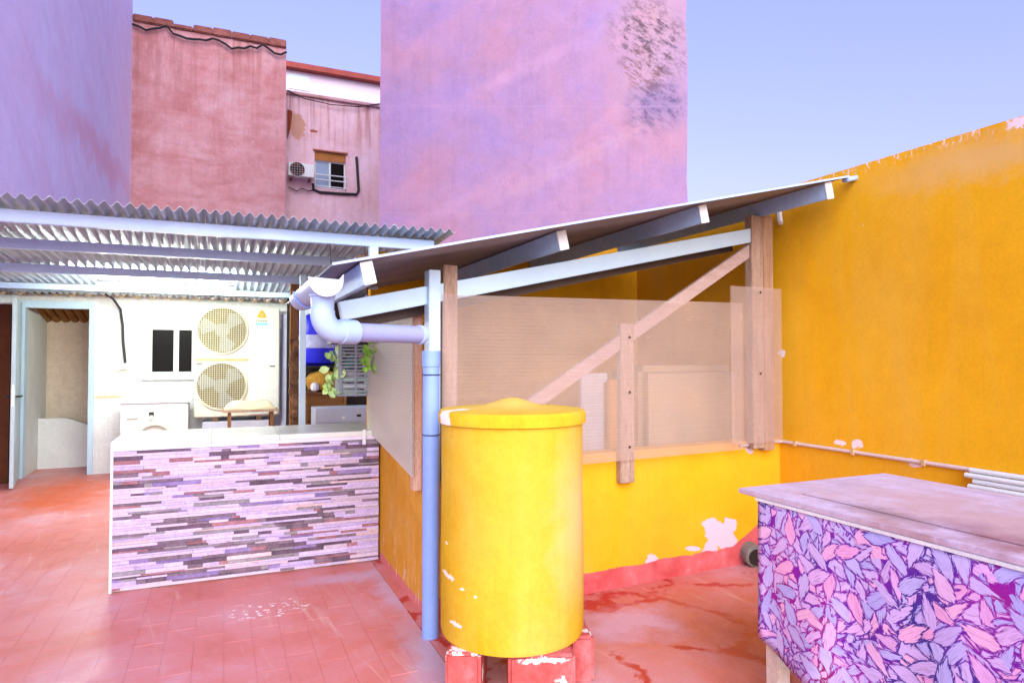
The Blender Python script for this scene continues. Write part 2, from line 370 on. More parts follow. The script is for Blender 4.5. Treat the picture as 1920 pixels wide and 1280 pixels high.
MB(UV).box(hole[0] - .06, hole[1] + .06, VP - .07, VP + .02, hole[3] + .002, hole[3] + .05).build('lintel', M('rust_lintel', (.42, .14, .06), None, 4), WIN)
for zz in (.05, .28, .46): MB(UV).tube([(hole[0] - .02, VP - .06, hole[2] + zz), (hole[1] + .02, VP - .06, hole[2] + zz)], .02, 6).build('guard_bar', WHITE, WIN)
for xx in (hole[0] + .02, hole[1] - .02): MB(UV).tube([(xx, VP - .06, hole[2] + .02), (xx, VP - .06, hole[2] + .5)], .02, 6).build('guard_bar', WHITE, WIN)
# black refrigerant line under and beside the window
hp = [hv(587, 345, VP), hv(587, 356, VP), hv(600, 361, VP), hv(640, 364, VP), hv(668, 365, VP), hv(672, 358, VP), hv(670, 325, VP), hv(668, 295, VP)]
MB(UV).tube([(q.x, VP - .05, q.z) for q in hp], .05, 8).build('pipe', BLACK, label='black insulated pipe running under and up beside the far pink wall\'s window', cat='pipe', fr=at(UV, PU0, VP))
# cables on the pink wall
for nm, pp, lb in (('cable', [(538, 172), (570, 188), (620, 199), (670, 203), (718, 196)], 'thin dark cable sagging below the pink wall\'s coping'),
                   ('cable', [(540, 352), (556, 360), (566, 355), (578, 360), (586, 358)], 'thin loose wire below the far air conditioner on the pink wall')):
    q = [hv(a, b, VP) for a, b in pp]; MB(UV).tube([(e.x, VP - .13, e.z) for e in q], .018, 5).build(nm, BLACK, label=lb, cat='cable', fr=at(UV, PU0, VP))
q = hv(714, 200, VP); MB(UV).tube([(q.x, VP - .08, .0), (q.x, VP - .08, q.z - .1)], .05, 8).build('drainpipe', PINKR, label='slim pink drainpipe at the right edge of the far pink wall', cat='pipe', fr=at(UV, q.x, VP))
# rusty shutter edge on the corner
a, b = hv(539, 207, VP), hv(547, 262, VP)
MB(UV).prism([(a.x, VP - .12, a.z), (b.x, VP - .12, a.z - .05), (b.x - .06, VP - .12, b.z + .35), (a.x, VP - .12, b.z)], (0, .115, 0)).build('rusty_plate', M('rust', (.30, .05, .025), (.2, .04, .02), 8, .9), label='rust-red metal plate hanging on the corner of the pink wall', cat='plate', fr=at(UV, a.x, VP))

def aircon(root, x0, x1, y0, y1, z0, z1, fans, body, fd, dark, wires=True, split=.62):
    fx1 = x0 + (x1 - x0) * split
    m = MB(UV).box(x0, x1, y0 + .02, y1, z0, z1); m.build('cabinet', body, root, bevel=.012)
    for cx, cz, r in fans:
        fm = MB(UV)
        fm.lathe  # front ring and dark well
        fd2 = at(UV, cx, y0 + .018, cz) @ Matrix.Rotation(R(90), 4, 'X')
        w_ = MB(fd2).lathe([(r * .99, 0.0), (r * .99, .004), (.02, .004)], 36).build('fan_well', dark, root)
        bl = MB(fd2)
        bl.lathe([(r * .30, .0045), (r * .30, .016), (r * .2, .02), (.004, .02)], 18)
        for k in range(3):
            a0 = k * 2.094 + .5
            P = [(math.cos(a0 + t) * rr, math.sin(a0 + t) * rr, .007 + .006 * t) for t, rr in ((-.25, r*.28), (-.1, r*.9), (.35, r*.94), (.75, r*.80), (.55, r*.28))]
            bl.prism(P, (0, 0, .003))
        bl.build('fan', fd, root)
        gr = MB(fd2); n = max(5, int(r * 2 / .028)) if wires else 6
        for k in range(1, n):
            t = -r + 2 * r * k / n; h = math.sqrt(max(0, r*r - t*t))
            gr.beam((t, -h, .026), (t, h, .026), .004, .004, (0, 0, 1)); gr.beam((-h, t, .030), (h, t, .030), .004, .004, (0, 0, 1))
        for rr in (r, ):
            gr.lathe([(rr * 1.03, 0), (rr * 1.03, .03), (rr * .97, .034), (rr * .97, 0)], 36)
        gr.build('fan_grille', body, root)
a0, a1 = hv(541, 303, VP - .6), hv(589, 333, VP - .6)
AC2 = empty('air_conditioner', at(UV, (a0.x + a1.x) / 2, VP - .3, a1.z), 'small white air conditioner on the far pink wall, left of the window', 'air conditioner')
aircon(AC2, a0.x, a1.x, VP - .6, VP - .28, a1.z, a0.z, [((a0.x * .66 + a1.x * .34), (a0.z + a1.z) / 2, .25)], WHITE, DARK, M('red_brown_well', (.10, .015, .02), None, 5), False)
for xx in (a0.x + .12, a1.x - .12): MB(UV).beam((xx, VP - .55, a1.z - .03), (xx, VP, a1.z - .03), .05, .05).build('bracket', M('rusty_bracket', (.35, .12, .06), None, 5), AC2)

# white roof house behind the pink building
VH = 28.0
p0, p1 = hv(534, 122, VH), hv(716, 149, VH); ZH = (p0.z + p1.z) / 2
RH = empty('rooftop_house', at(UV, p0.x, VH, 0), 'white rooftop house with a thin red roof edge behind the pink building', 'house')
b0, b1 = hv(541, 138, VH), hv(580, 172, VH)
MB(UV).wall(p0.x - 4, p1.x + 5, -.055, ZH - .22, VH, VH + 4, []).build('wall', M('white_pink_paint', (.82, .72, .80), (.80, .66, .74), .7, .8), RH)
MB(UV).box(b0.x, b1.x, VH - .03, VH - .002, b1.z, b0.z).build('panel', M('pale_blue_panel', (.60, .80, .86), (.66, .80, .86), 1, .5), RH)
MB(UV).box(p0.x - 4.2, p1.x + 5.2, VH - .35, VH + 4.2, ZH - .219, ZH).build('roof', M('red_roof_edge', (.36, .07, .05), (.26, .06, .05), 2, .8), RH)

# big mauve building on the right of the gap
YB = 14.0
cl, cr = CAM + ray(713, 300) * (YB / ray(713, 300).y), CAM + ray(1291, 300) * (YB / ray(1291, 300).y)
MF = Matrix.Translation((0, YB, 0))
def mauve_extra(g, p, c):
    def P(px, py): r_ = CAM + ray(px, py) * (YB / ray(px, py).y); return (r_.x, 0, r_.z)
    m = g.blob(p, P(1240, 60), (.9, 9, 1.6), soft=.8, warp=.4, wscale=1); c = g.mix(g.math('MULTIPLY', m, .5), c, (.38, .25, .26))
    # mould patches with a ragged shape
    m = g.blob(p, P(1236, 200), (.56, 9, .46), soft=.5, warp=.35, wscale=2); c = g.mix(g.math('MULTIPLY', m, .6), c, (.15, .12, .24))
    sp = g.ramp(g.noise(g.mp(g.mp(p, rot=(0, R(-35), 0)), (1, 1, 2.2)), 3.2, 8, .78), [(.47, 0.), (.58, 1.)])
    for (px, py, rx, rz, col_, amt) in ((1215, 75, .70, .95, (.06, .04, .055), .85), (1232, 200, .62, .52, (.08, .06, .13), .8), (1200, 135, .4, .5, (.16, .08, .06), .6)):
        m = g.blob(p, P(px, py), (rx, 9, rz), rot=(0, R(28), 0), soft=.35, warp=.35, wscale=1.6)
        c = g.mix(g.math('MULTIPLY', g.math('MULTIPLY', m, sp), amt), c, col_)
    for (px, py, L_, col_) in ((1080, 300, 1.7, (.52, .33, .34)), (860, 380, 1.4, (.52, .28, .36)), (980, 130, 1.6, (.52, .30, .40))):
        m = g.blob(p, P(px, py), (L_, 9, .12), rot=(0, R(26), 0), soft=.9, warp=1.2, wscale=.9); c = g.mix(g.math('MULTIPLY', m, .2), c, col_)
    # render lifts and hairline cracks
    z = g.sep(p)[2]; lift = g.math('PINGPONG', g.math('ADD', z, g.maprange(g.noise(p, .8, 4), 0, 1, -.06, .06)), 1.15)
    c = g.mix(g.ramp(lift, [(0, .35), (.02, 0.)]), c, (.34, .22, .36))
    cr_ = g.vor(g.vm('ADD', p, g.vm('MULTIPLY', g.noise(p, 1.6, 6, .7, col=True), (.9, .9, .9))), .45, 'DISTANCE_TO_EDGE')
    return g.mix(g.ramp(cr_, [(0, .45), (.007, 0.)]), c, (.22, .13, .22))
MAUVE = plaster('mauve_render', [(.26, (.26, .19, .40)), (.42, (.31, .20, .37)), (.56, (.35, .205, .32)), (.72, (.39, .19, .26))], .42,
    ((.45, .23, .31), (0, R(34), 0), (.42, 1, 1.6), .38), .3, 26, mauve_extra)
mb = MB(MF)
x0, x1 = cl.x, cr.x
prof = [(x0, -.055)]
for k in range(15): prof.append((x0 + random.uniform(-.03, .03), 1 + k * 1.05))
prof += [(x0, 16.5), (x1, 16.5)]
for k in range(28): prof.append((x1 + random.uniform(-.045, .03), 15.8 - k * .55))
prof.append((x1, -.055))
mb.prism([(x, 0, z) for x, z in reversed(prof)], (0, 7, 0)).build('mauve_building', MAUVE, fr=MF, label='huge blank mauve-pink rendered building with black mould at its upper right', cat='building')
# ------------------------------------------------------------------ yellow yard wall, shed walls
C0 = Vector((-.46, 3.75, 0)); CB = Vector((1.985, 5.0, 0)); BW = math.atan2(CB.y - C0.y, CB.x - C0.x); LW = (CB - C0).length
FR = Matrix.Translation(C0) @ Matrix.Rotation(BW, 4, 'Z')        # x along the low wall, y inwards
def hf(px, py, y=0.0): return hit(px, py, FR, 1, y)
ULW = (UV.inverted() @ C0).x; VLW = (UV.inverted() @ C0).y
YEL = [(.28, (.76, .365, .008)), (.48, (.82, .42, .010)), (.66, (.84, .45, .014)), (.80, (.80, .45, .06))]
URW, ZRW = 3.887, 2.79
def right_extra(g, p, c):
    ox, oy = URW, 4.0
    for (px, py, rv, rz) in ((1465, 662, .035, .03), (1575, 830, .05, .018), (1606, 831, .04, .03), (1715, 868, .05, .022), (1905, 230, .05, .03)):
        q = hu(px, py, URW); c = g.mix(g.blob(p, (0, q.y - oy, q.z), (9, rv, rz), warp=.8, wscale=22), c, (.80, .70, .74))
    # chipped edge along the top and tiny nicks
    z = g.sep(p)[2]
    chip = g.math('MULTIPLY', g.ramp(g.noise(g.mp(p, (1, 6, 2.2)), 5, 6, .75), [(.56, 0.), (.60, 1.)]), g.maprange(z, ZRW - .07, ZRW - .02, 0, 1))
    c = g.mix(chip, c, (.80, .66, .60))
    nick = g.ramp(g.noise(g.mp(p, (1, 9, 3)), 3.3, 3, .5), [(.765, 0.), (.775, .9)]); c = g.mix(nick, c, (.82, .76, .66))
    c = g.mix(g.math('MULTIPLY', g.blob(p, (0, hu(1850, 250, URW).y - oy, 2.62), (9, .5, .1), soft=.7, warp=.8, wscale=3), .5), c, (.62, .44, .22))
    return c
YRIGHT = plaster('yellow_render', YEL, 1.3, ((.76, .46, .08), (0, 0, 0), (1, 3, .5), .4), .22, 60, right_extra, soft=.25, mo=.92, ru=.97)
fr = at(UV, URW, 4.0, 0)
MB(UV).box(URW, URW + .22, -1.5, 7.9, -.055, ZRW).build('yard_wall', YRIGHT, fr=fr, label='high yellow rendered yard wall with chipped top edge along the right', cat='wall')

def low_extra(g, p, c):
    for (px, py, rx, rz, ang) in ((1350, 1000, .19, .075, 34), (1332, 1032, .075, .085, 0), (1368, 985, .07, .06, 0), (1222, 1054, .055, .050, 0), (1405, 843, .045, .022, 30), (1300, 1028, .07, .018, 10)):
        q = hf(px, py, -.001); c = g.mix(g.blob(p, (q.x, 0, q.z), (rx, 9, rz), rot=(0, R(-ang), 0), warp=.42, soft=.05, wscale=16), c, (.60, .52, .62))
    xz = g.sep(p); q = hf(1440, 1010, 0)
    lim = g.maprange(xz[0], q.x - .35, q.x + .05, .135, .36)
    lim = g.math('ADD', lim, g.maprange(g.noise(p, 5, 4, .6), 0, 1, -.03, .03))
    red = g.maprange(g.math('SUBTRACT', lim, xz[2]), -.004, .004)
    rc = g.ramp(g.noise(p, 6, 6, .65), [(.35, (.52, .075, .075)), (.6, (.60, .14, .15)), (.75, (.64, .26, .30))])
    return g.mix(red, c, rc)
YLOW = plaster('yellow_low_wall_render', YEL, 1.6, ((.74, .44, .05), (0, 0, 0), (2, 1, .6), .4), .22, 60, low_extra, soft=.25, mo=.92, ru=.97)
MB(FR).box(0, LW + .06, 0, .14, -.055, .885).build('low_wall', YLOW, fr=FR, label='low yellow wall with flaked white patches and red skirting under the plastic sheet', cat='wall')
def side_extra(g, p, c):
    z = g.sep(p)[2]
    lim = g.maprange(g.noise(p, 4, 4, .6), 0, 1, .03, .09)
    c = g.mix(g.maprange(g.math('SUBTRACT', lim, z), -.004, .004), c, (.55, .16, .15))
    sc = g.math('MULTIPLY', g.ramp(g.noise(g.mp(p, (1, 9, 2)), 2.2, 5, .7), [(.58, 0.), (.66, .8)]), g.maprange(z, .05, .4, 1, 0))
    return g.mix(sc, c, (.78, .66, .62))
YSIDE = plaster('yellow_side_render', [(.3, (.62, .27, .01)), (.5, (.66, .31, .015)), (.75, (.66, .36, .08))], 1.8, ((.68, .40, .16), (0, 0, 0), (1, 3, .5), .5), .22, 60, side_extra, soft=.25)
fr = at(UV, ULW, VLW, 0)
MB(UV).box(ULW, ULW + .13, VLW + .075, 5.6, -.055, .93).build('side_wall', YSIDE, fr=fr, label='narrow low yellow wall running back from the downpipe to the stone counter', cat='wall')
fr = at(UV, 2.5, 5.656, 0)
MB(UV).box(ULW + .07, URW - .002, 5.656, 5.80, -.055, 2.42).build('shed_back_wall', plaster('yellow_back_render', YEL, 1.5, None, .22, 60, None, soft=.25), fr=fr, label='plain yellow back wall inside the shed, behind the diagonal timber brace', cat='wall')

# drain outlet in the corner
q = hf(1400, 1087, 0); dm = at(FR, q.x, -.0, .075)
DR = empty('drain_spout', dm, 'dark grey round drain mouth set in the red corner by the table', 'drain')
MB(dm).tube([(-.02, -.11, .0), (.02, .0, .005)], [.075, .08], 18).build('pipe', M('grey_mortar', (.17, .16, .15), (.30, .27, .25), 9, .9, 0, .6, 50), DR, bevel=.006)
MB(dm).tube([(-.024, -.121, .0), (-.0225, -.1155, .0)], .058, 16).build('mouth', DARK, DR)
# ------------------------------------------------------------------ lean-to: beam, purlins, sheet, posts, plastic panels
LT = empty('lean_to', FR, 'sloping lean-to roof of pale steel and timber over the yellow shed', 'shelter')
def zb(x): return 1.862 + (x / LW) * .60                 # beam centre height along the low wall
BY = -.035                                               # beam axis just outside the wall face
xl, xr = hf(637, 572, BY).x, hf(1408, 430, BY).x
MB(FR).beam((xl, BY, zb(xl)), (xr - .01, BY, zb(xr)), .05, .10).build('beam', WHITEMETAL, LT, bevel=.004)
MB(FR).beam((xl + .05, BY + .16, zb(xl) - .06), (xr - .05, BY + .16, zb(xr) - .06), .05, .08).build('beam', M('brown_steel', (.10, .07, .05), (.07, .05, .05), 4, .6), LT)
# purlins run back along the yard; a beam under each
caps = [(690, 512, 3.14), (1054, 449, 3.70), (1318, 402, 4.0), (1553, 358, 4.32)]
ends = []
for k, (px, py, Y) in enumerate(caps):
    d = ray(px, py); p = CAM + d * (Y / d.y); q = UV.inverted() @ p; ends.append(q)
sl_ = math.atan2(ends[3].z - ends[0].z, ends[3].x - ends[0].x)
VBK = 5.62
upv = Vector((-math.sin(sl_), 0, math.cos(sl_)))
vf = min(e.y for e in ends)
for e in ends:
    ez = ends[0].z + (e.x - ends[0].x) * math.tan(sl_)
    e.z = ez
    MB(UV).beam((e.x, e.y, e.z), (e.x, VBK, e.z), .055, .105, upv).build('purlin', STEELBLUE, LT, bevel=.003)
    MB(UV).beam((e.x, e.y - .012, e.z), (e.x, e.y - .001, e.z), .060, .110, upv).build('end_cap', WHITE, LT, bevel=.002)
# fine-ribbed roof sheet on top of the purlins
ua, ub = ends[0].x - .17, ends[3].x + .14
sh = MB(UV); nv = 150
va, vb = min(e.y for e in ends) - .02, VBK + .05
rows = []
def zs(u): return ends[0].z + (u - ends[0].x) * math.tan(sl_) + .062 / math.cos(sl_)
vfr = lambda t: (ends[0].y - .02) * (1 - t) + (ends[3].y - .03) * t
vs_, fs_ = [], []
for j in range(nv + 1):
    for i in range(2):
        for t_ in (0, .004):
            t = i; v = vfr(t) + (vb - vfr(t)) * j / nv; u = ua + (ub - ua) * i
            vs_.append((u, v, zs(u) + t_ + .006 * (j % 2)))
for j in range(nv):
    a = j * 4; b = a + 4
    fs_ += [(a, a+2, b+2, b), (a+1, b+1, b+3, a+3), (a, b, b+1, a+1), (a+2, a+3, b+3, b+2)]
sh.add(vs_, fs_ + [(0, 1, 3, 2), (nv*4, nv*4+2, nv*4+3, nv*4+1)])
sh.build('roof_sheet', M('ribbed_roof_sheet', (.30, .31, .36), (.22, .22, .26), 2, .5, .2, .1), LT)
MB(UV).beam((ua, vfr(0) - .014, zs(ua) + .005), (ub, vfr(1) - .014, zs(ub) + .005), .010, .012).build('edge_trim', PALEPVC, LT)
e = ends[3]; MB(UV).beam((ub + .0, vfr(1) + .02, zs(ub) - .012), (ub + .13, vfr(1) + .02, zs(ub) + .02), .05, .03).build('bracket', PALEPVC, LT, bevel=.006)
# posts, studs, brace (timber on the outside of the low wall, behind the sheet)
MB(FR).box(-.048, .020, -.095, -.015, .5, zb(0) + .13).build('steel_post', WHITEMETAL, LT, bevel=.004)
def fpost(px0, px1, ztop, zbot, y0, y1, name, mat_):
    a, b = hf(px0, 600, y0).x, hf(px1, 600, y0).x
    return MB(FR).box(a, b, y0, y1, zbot, ztop).build(name, mat_, LT, bevel=.004)
ztl = hf(845, 497, -.062).z
fpost(832, 858, ztl, .80, -.065, -.002 - .0, 'timber_post', WOODPALE)
pr0, pr1 = hf(1409, 410, -.07), hf(1450, 410, -.07); zrt = hf(1430, 402, -.07).z
am = pr0.x + (pr1.x - pr0.x) * .52
MB(FR).box(pr0.x, am - .002, -.07, -.002, .84, zrt - .015).build('timber_post', WOODPALE, LT, bevel=.004)
MB(FR).box(am + .002, pr1.x, -.065, -.002, .82, zrt).build('timber_post', WOOD, LT, bevel=.004)
zs0, zs1 = hf(1177, 905, -.05).z, hf(1177, 607, -.05).z
fpost(1163, 1189, zs1, zs0, -.052, -.004, 'stud', WOODPALE)
g0, g1 = hf(1407, 468, -.03), hf(1010, 742, -.03)
MB(FR).beam((g0.x, -.028, g0.z), (g1.x - .1, -.028, g1.z - .08), .035, .085).build('brace', M('grey_pine', (.58, .44, .40), (.46, .30, .24), 3, .8, 0, .3, 50, stretch=(1, 6, 6), grain=.25), LT, bevel=.003)
# orange timber on the side wall
s0, s1 = hu(778, 560, ULW - .03), hu(796, 868, ULW - .03)
MB(UV).box(ULW - .055, ULW - .003, s0.y - .075, s0.y, .0 + .72, hu(785, 556, ULW - .03).z).build('timber_post', WOODORANGE, LT, bevel=.004)
# white hook on the wall side
q = hf(1460, 405, -.05); MB(FR).tube([(q.x, -.05, q.z + .05), (q.x, -.06, q.z - .04), (q.x + .02, -.05, q.z - .05)], .022, 8).build('hook', WHITE, LT, smooth=True)

def poly_mat(name, tint_, fac, dirt, axis=2, spacing=.0105):
    g = G(name); p = g.obj; z = g.sep(p)[axis]
    line = g.math('PINGPONG', z, spacing); line = g.ramp(g.math('DIVIDE', line, spacing), [(0, 1.), (.16, 1.), (.3, 0.)])
    n_ = g.noise(p, 3, 6, .6); sm = g.ramp(g.noise(g.mp(p, (12, 1, 2.2)), 4, 4, .6), [(.73, 0.), (.76, .8)])
    c = g.mix(g.ramp(n_, [(.35, 0.), (.7, 1.)]), tint_, dirt); c = g.mix(sm, c, (.9, .88, .9))
    g.put(g.b.inputs['Base Color'], c); g.b.inputs['Roughness'].default_value = .35; g.b.inputs['Specular IOR Level'].default_value = .35
    tr = g.n('ShaderNodeBsdfTransparent'); tr.inputs[0].default_value = (.95, .93, .95, 1)
    tl = g.n('ShaderNodeBsdfTranslucent'); g.put(tl.inputs[0], c)
    m0 = g.n('ShaderNodeMixShader'); m0.inputs[0].default_value = .4; g.l(g.b.outputs[0], m0.inputs[1]); g.l(tl.outputs[0], m0.inputs[2])
    m1 = g.n('ShaderNodeMixShader')
    f = g.math('ADD', fac, g.math('MULTIPLY', line, .05)); f = g.math('ADD', f, g.math('MULTIPLY', sm, .4)); f = g.math('ADD', f, g.maprange(n_, .3, .7, -.05, .08), True)
    g.l(f, m1.inputs[0]); g.l(tr.outputs[0], m1.inputs[1]); g.l(m0.outputs[0], m1.inputs[2]); g.l(m1.outputs[0], g.out.inputs[0]); return g.m
POLY = poly_mat('twinwall_plastic', (.86, .74, .66), .20, (.80, .64, .50))
POLYS = poly_mat('twinwall_plastic_side', (.82, .84, .76), .66, (.74, .74, .62))
def panel(name, corners, nrm, th, mat_, label, rib=.042):   # corners: bl, br, tr, tl in world; two skins plus ribs
    bl, br, tr_, tl_ = [Vector(c) for c in corners]; n_ = Vector(nrm).normalized() * th
    m = MB()
    m.quad(bl, br, tr_, tl_); m.quad(bl + n_, tl_ + n_, tr_ + n_, br + n_)
    hgt = min((tl_ - bl).length, (tr_ - br).length); k = 0; nr = int(hgt / rib)
    for k in range(nr + 1):
        t = k / nr; a = bl.lerp(tl_, t); b = br.lerp(tr_, t); m.quad(a, b, b + n_, a + n_)
    return m.build(name, mat_, LT, label=label)
def FW(px, py, y): return FR @ hf(px, py, y)
nf = FR.to_3x3() @ Vector((0, -1, 0))
def FX(x, y, z): return FR @ Vector((x, y, z))
xa = hf(829, 600, -.075).x; xb = hf(1392, 600, -.075).x; xc0 = hf(1370, 600, -.09).x; xc1 = hf(1465, 600, -.09).x
zt0, zt1 = hf(830, 552, -.075).z, hf(1392, 568, -.075).z; zb0, zb1 = hf(1095, 871, -.075).z, hf(1392, 842, -.075).z
zbm = (zb0 + zb1) / 2; print('panel z', zt0, zt1, zb0, zb1)
panel('plastic_panel', [FX(xa, -.072, zb0), FX(xb, -.072, zb1), FX(xb, -.072, zt1), FX(xa, -.072, zt0)], nf, .010, POLY, 'wide hazy ribbed plastic sheet across the shed front')
zt2, zb2 = hf(1420, 539, -.09).z, hf(1420, 830, -.09).z
panel('plastic_panel', [FX(xc0, -.086, zb2), FX(xc1, -.086, zb2), FX(xc1, -.086, zt2), FX(xc0, -.086, zt2)], nf, .008, POLY, 'narrow hazy plastic strip over the right timber posts')
# side sheet on the left of the shed
nu = UV.to_3x3() @ Vector((-1, 0, 0)); us = ULW - .06
def SX(px, py): return UV @ hu(px, py, us)
panel('plastic_panel', [SX(691, 806), SX(776, 895), SX(776, 556), SX(691, 580)], nu, .010, POLYS, 'cloudy ribbed plastic sheet on the left side of the shed')
# screws
for px, py in ((1182, 632), (1182, 735), (1182, 838), (1425, 548), (1425, 700)):
    MB(FR).lathe([(.008, 0), (.006, .004)], 8, ).mesh if False else None
    q = hf(px, py, -.09); MB(at(FR, q.x, -.083 if px < 1300 else -.096, q.z) @ Matrix.Rotation(R(90), 4, 'X')).lathe([(.009, 0), (.006, .005)], 8).build('screw', BLACK, LT)

# gutter along the low edge with outlet and downpipe
p0 = CAM + ray(611, 525) * (2.95 / ray(611, 525).y); gq = UV.inverted() @ p0
GT = empty('rain_gutter', at(UV, gq.x, gq.y, 0), 'grey half-round gutter with fat elbow and downpipe at the shed corner', 'gutter')
gr = .072; prof = [(gr * math.cos(t), gr * math.sin(t)) for t in [math.pi + math.pi * k / 12 for k in range(13)]]
gz = gq.z
m = MB(UV); n = len(prof); L = hu(566, 590, gq.x).y - gq.y
pv = []
for vv in (gq.y, gq.y + L):
    pv += [(gq.x + x, vv, gz + z) for x, z in prof] + [(gq.x + x * .95, vv, gz + z * .95) for x, z in prof]
fs = []
for k in range(n - 1):
    fs += [(k, k+1, 2*n+k+1, 2*n+k), (n+k, 3*n+k, 3*n+k+1, n+k+1), (k, n+k, n+k+1, k+1), (2*n+k, 2*n+k+1, 3*n+k+1, 3*n+k)]
fs += [(0, 2*n, 3*n, n), (n-1, 2*n-1, 4*n-1, 3*n-1)]
m.add(pv, fs).build('channel', PALEPVC, GT, smooth=True)
MB(UV).prism([(gq.x + x * 1.06, gq.y - .012, gz + z * 1.06) for x, z in prof] + [(gq.x + gr * 1.06, gq.y - .012, gz + .03), (gq.x + gr * .8, gq.y - .012, gz + .004), (gq.x - gr * 1.06, gq.y - .012, gz + .01)], (0, .012, 0)).build('end_cap', M('pale_pvc_cap', (.54, .54, .64), (.48, .50, .62), 4, .5), GT)
for dv in (L * .62, ):
    MB(UV).tube([(gq.x + 1.12 * x, gq.y + dv, gz + 1.12 * z) for x, z in prof], .007, 6).build('clip', GREYPVC, GT)
ov = gq.y + .10; zt = gz - .055; zh = 1.625
pipe_top = UV @ Vector((gq.x, ov, zh))
dpx = FX(-.055, -.150, 0); dw = Vector((dpx.x, dpx.y, 0))
hd = Vector((dw.x - pipe_top.x, dw.y - pipe_top.y, 0)); hl = hd.length; hd.normalize()
bp = Vector((pipe_top.x, pipe_top.y, 0))
def arc(cn, a, b, r, n=10):      # quarter bend from direction a to b around centre
    return [cn + a * (r * math.cos(t)) + b * (r * math.sin(t)) for t in [math.pi / 2 * k / n for k in range(n + 1)]]
Z = Vector((0, 0, 1)); rb_ = .085
MB().tube([bp + Z * (zt + .0), bp + Z * (zh + .16), bp + Z * (zh + .155), bp + Z * (zh + rb_ + .01)], [.060, .058, .052, .052], 24).build('outlet', PALEPVC, GT, smooth=True)
cn = bp + hd * rb_ + Z * (zh + rb_)
MB().tube([cn - hd * rb_ + Z * .01] + arc(cn, -hd, -Z, rb_, 12) + [cn - Z * rb_ + hd * .02], .056, 24).build('elbow', PALEPVC, GT, smooth=True)
MB().tube([cn - Z * rb_ + hd * .012, cn - Z * rb_ + hd * .014, cn - Z * rb_ + hd * .10, cn - Z * rb_ + hd * .102], [.056, .0595, .0595, .05], 24).build('collar', PALEPVC, GT, smooth=True)
e1 = dw + Z * zh - hd * .075
MB().tube([cn - Z * rb_ + hd * .09, e1], .046, 24).build('pipe', M('lilac_grey_pvc', (.32, .34, .62), (.29, .34, .62), 3, .4, 0, .04, 40, grain=.05), GT, smooth=True)
MB().tube([e1 - hd * .02, e1 - hd * .018, e1 + hd * .004, e1 + hd * .006], [.046, .052, .052, .046], 24).build('collar', PALEPVC, GT, smooth=True)
cn2 = dw + Z * (zh - .075) - hd * .075
MB().tube([e1] + arc(cn2, Z, hd, .075, 12) + [cn2 + hd * .075 - Z * .02], .050, 24).build('elbow', GREYPVC, GT, smooth=True)
MB().tube([dw + Z * (zh - .17), dw + Z * (zh - .085)], .051, 24).build('collar', GREYPVC, GT, smooth=True)
MB().tube([dw + Z * .0, dw + Z * (zh - .15)], .046, 24).build('downpipe', GREYPVC, GT, smooth=True)
for zz in (1.41, 1.085):
    MB().tube([dw + Vector((.049 * math.cos(t), .049 * math.sin(t), zz)) for t in [k * math.pi / 8 for k in range(17)]], .003, 5).build('tie', BLACK, GT)

# ------------------------------------------------------------------ things behind the plastic sheet, in the shed
IF = FR
a, b = hf(1204, 685, .5), hf(1392, 850, .5)
SF = empty('storage_cabinet', at(FR, a.x, .5, 0), 'pale rounded appliance behind the hazy plastic sheet, right of the stud', 'cabinet')
MB(FR).box(a.x, b.x, .5, .95, 0, a.z).build('body', M('cream_appliance', (.60, .46, .24), (.54, .40, .20), 2, .5), SF, bevel=.05)
MB(FR).box(a.x + .03, b.x - .03, .478, .498, .12, a.z - .05).build('door', M('cream_appliance_door', (.60, .48, .28), (.54, .42, .24), 2, .5), SF, bevel=.018)
MB(FR).box(b.x - .09, b.x - .06, .44, .476, .9, 1.3).build('handle', WHITE, SF, bevel=.006)
a, b = hf(1090, 700, .7), hf(1140, 850, .7)
MB(FR).box(a.x, b.x, .7, .74, 0, a.z).build('board', M('white_board', (.80, .82, .90), None, 3), label='narrow white board standing behind the plastic sheet near the drum', cat='board', fr=at(FR, a.x, .7), bevel=.006)
a, b = hf(1142, 712, .62), hf(1200, 850, .62)
YB_ = empty('yellow_box', at(FR, a.x, .62), 'orange-yellow box standing behind the plastic sheet and stud', 'box')
MB(FR).box(a.x, b.x, .62, .66, 0, a.z).build('front', M('orange_box', (.74, .36, .03), (.66, .30, .03), 3, .6), YB_, bevel=.008)
MB(FR).box(a.x + .01, b.x - .01, .662, .98, 0, a.z - .02).build('body', M('orange_box_body', (.60, .30, .04), None, 3, .6), YB_, bevel=.008)
# ------------------------------------------------------------------ yellow drum on red blocks
DC = Vector((0, 3.2, 0)); DF = Matrix.Translation(DC); r = .342
ZD = .215
DRM = empty('water_drum', DF @ Matrix.Translation((0, 0, ZD)), 'large yellow painted drum with a domed lid standing on red blocks', 'drum')
def drum_extra(g, p, c):
    pale = g.blob(p, (.30, -.12, .55), (.10, .2, .25), soft=.9, warp=.6, wscale=3); c = g.mix(g.math('MULTIPLY', pale, .5), c, (.62, .48, .30))  # highlight on the drum's right side, painted into the colour as a pale band
    pale = g.blob(p, (.02, -.34, .62), (.24, .2, .3), soft=.95, warp=.8, wscale=2); c = g.mix(g.math('MULTIPLY', pale, .3), c, (.66, .46, .10))
    for (x, z, rx, rz) in ((-.30, .30, .02, .012), (-.275, .295, .014, .010), (-.22, .265, .012, .006), (-.16, .245, .007, .006), (-.25, .10, .03, .01), (-.30, .44, .006, .006)):
        c = g.mix(g.blob(p, (x, -.2, z), (rx, .35, rz), warp=.8, wscale=40), c, (.70, .66, .56))
    nick = g.ramp(g.noise(p, 23, 3, .5), [(.765, 0.), (.775, .7)]); return g.mix(nick, c, (.82, .74, .50))
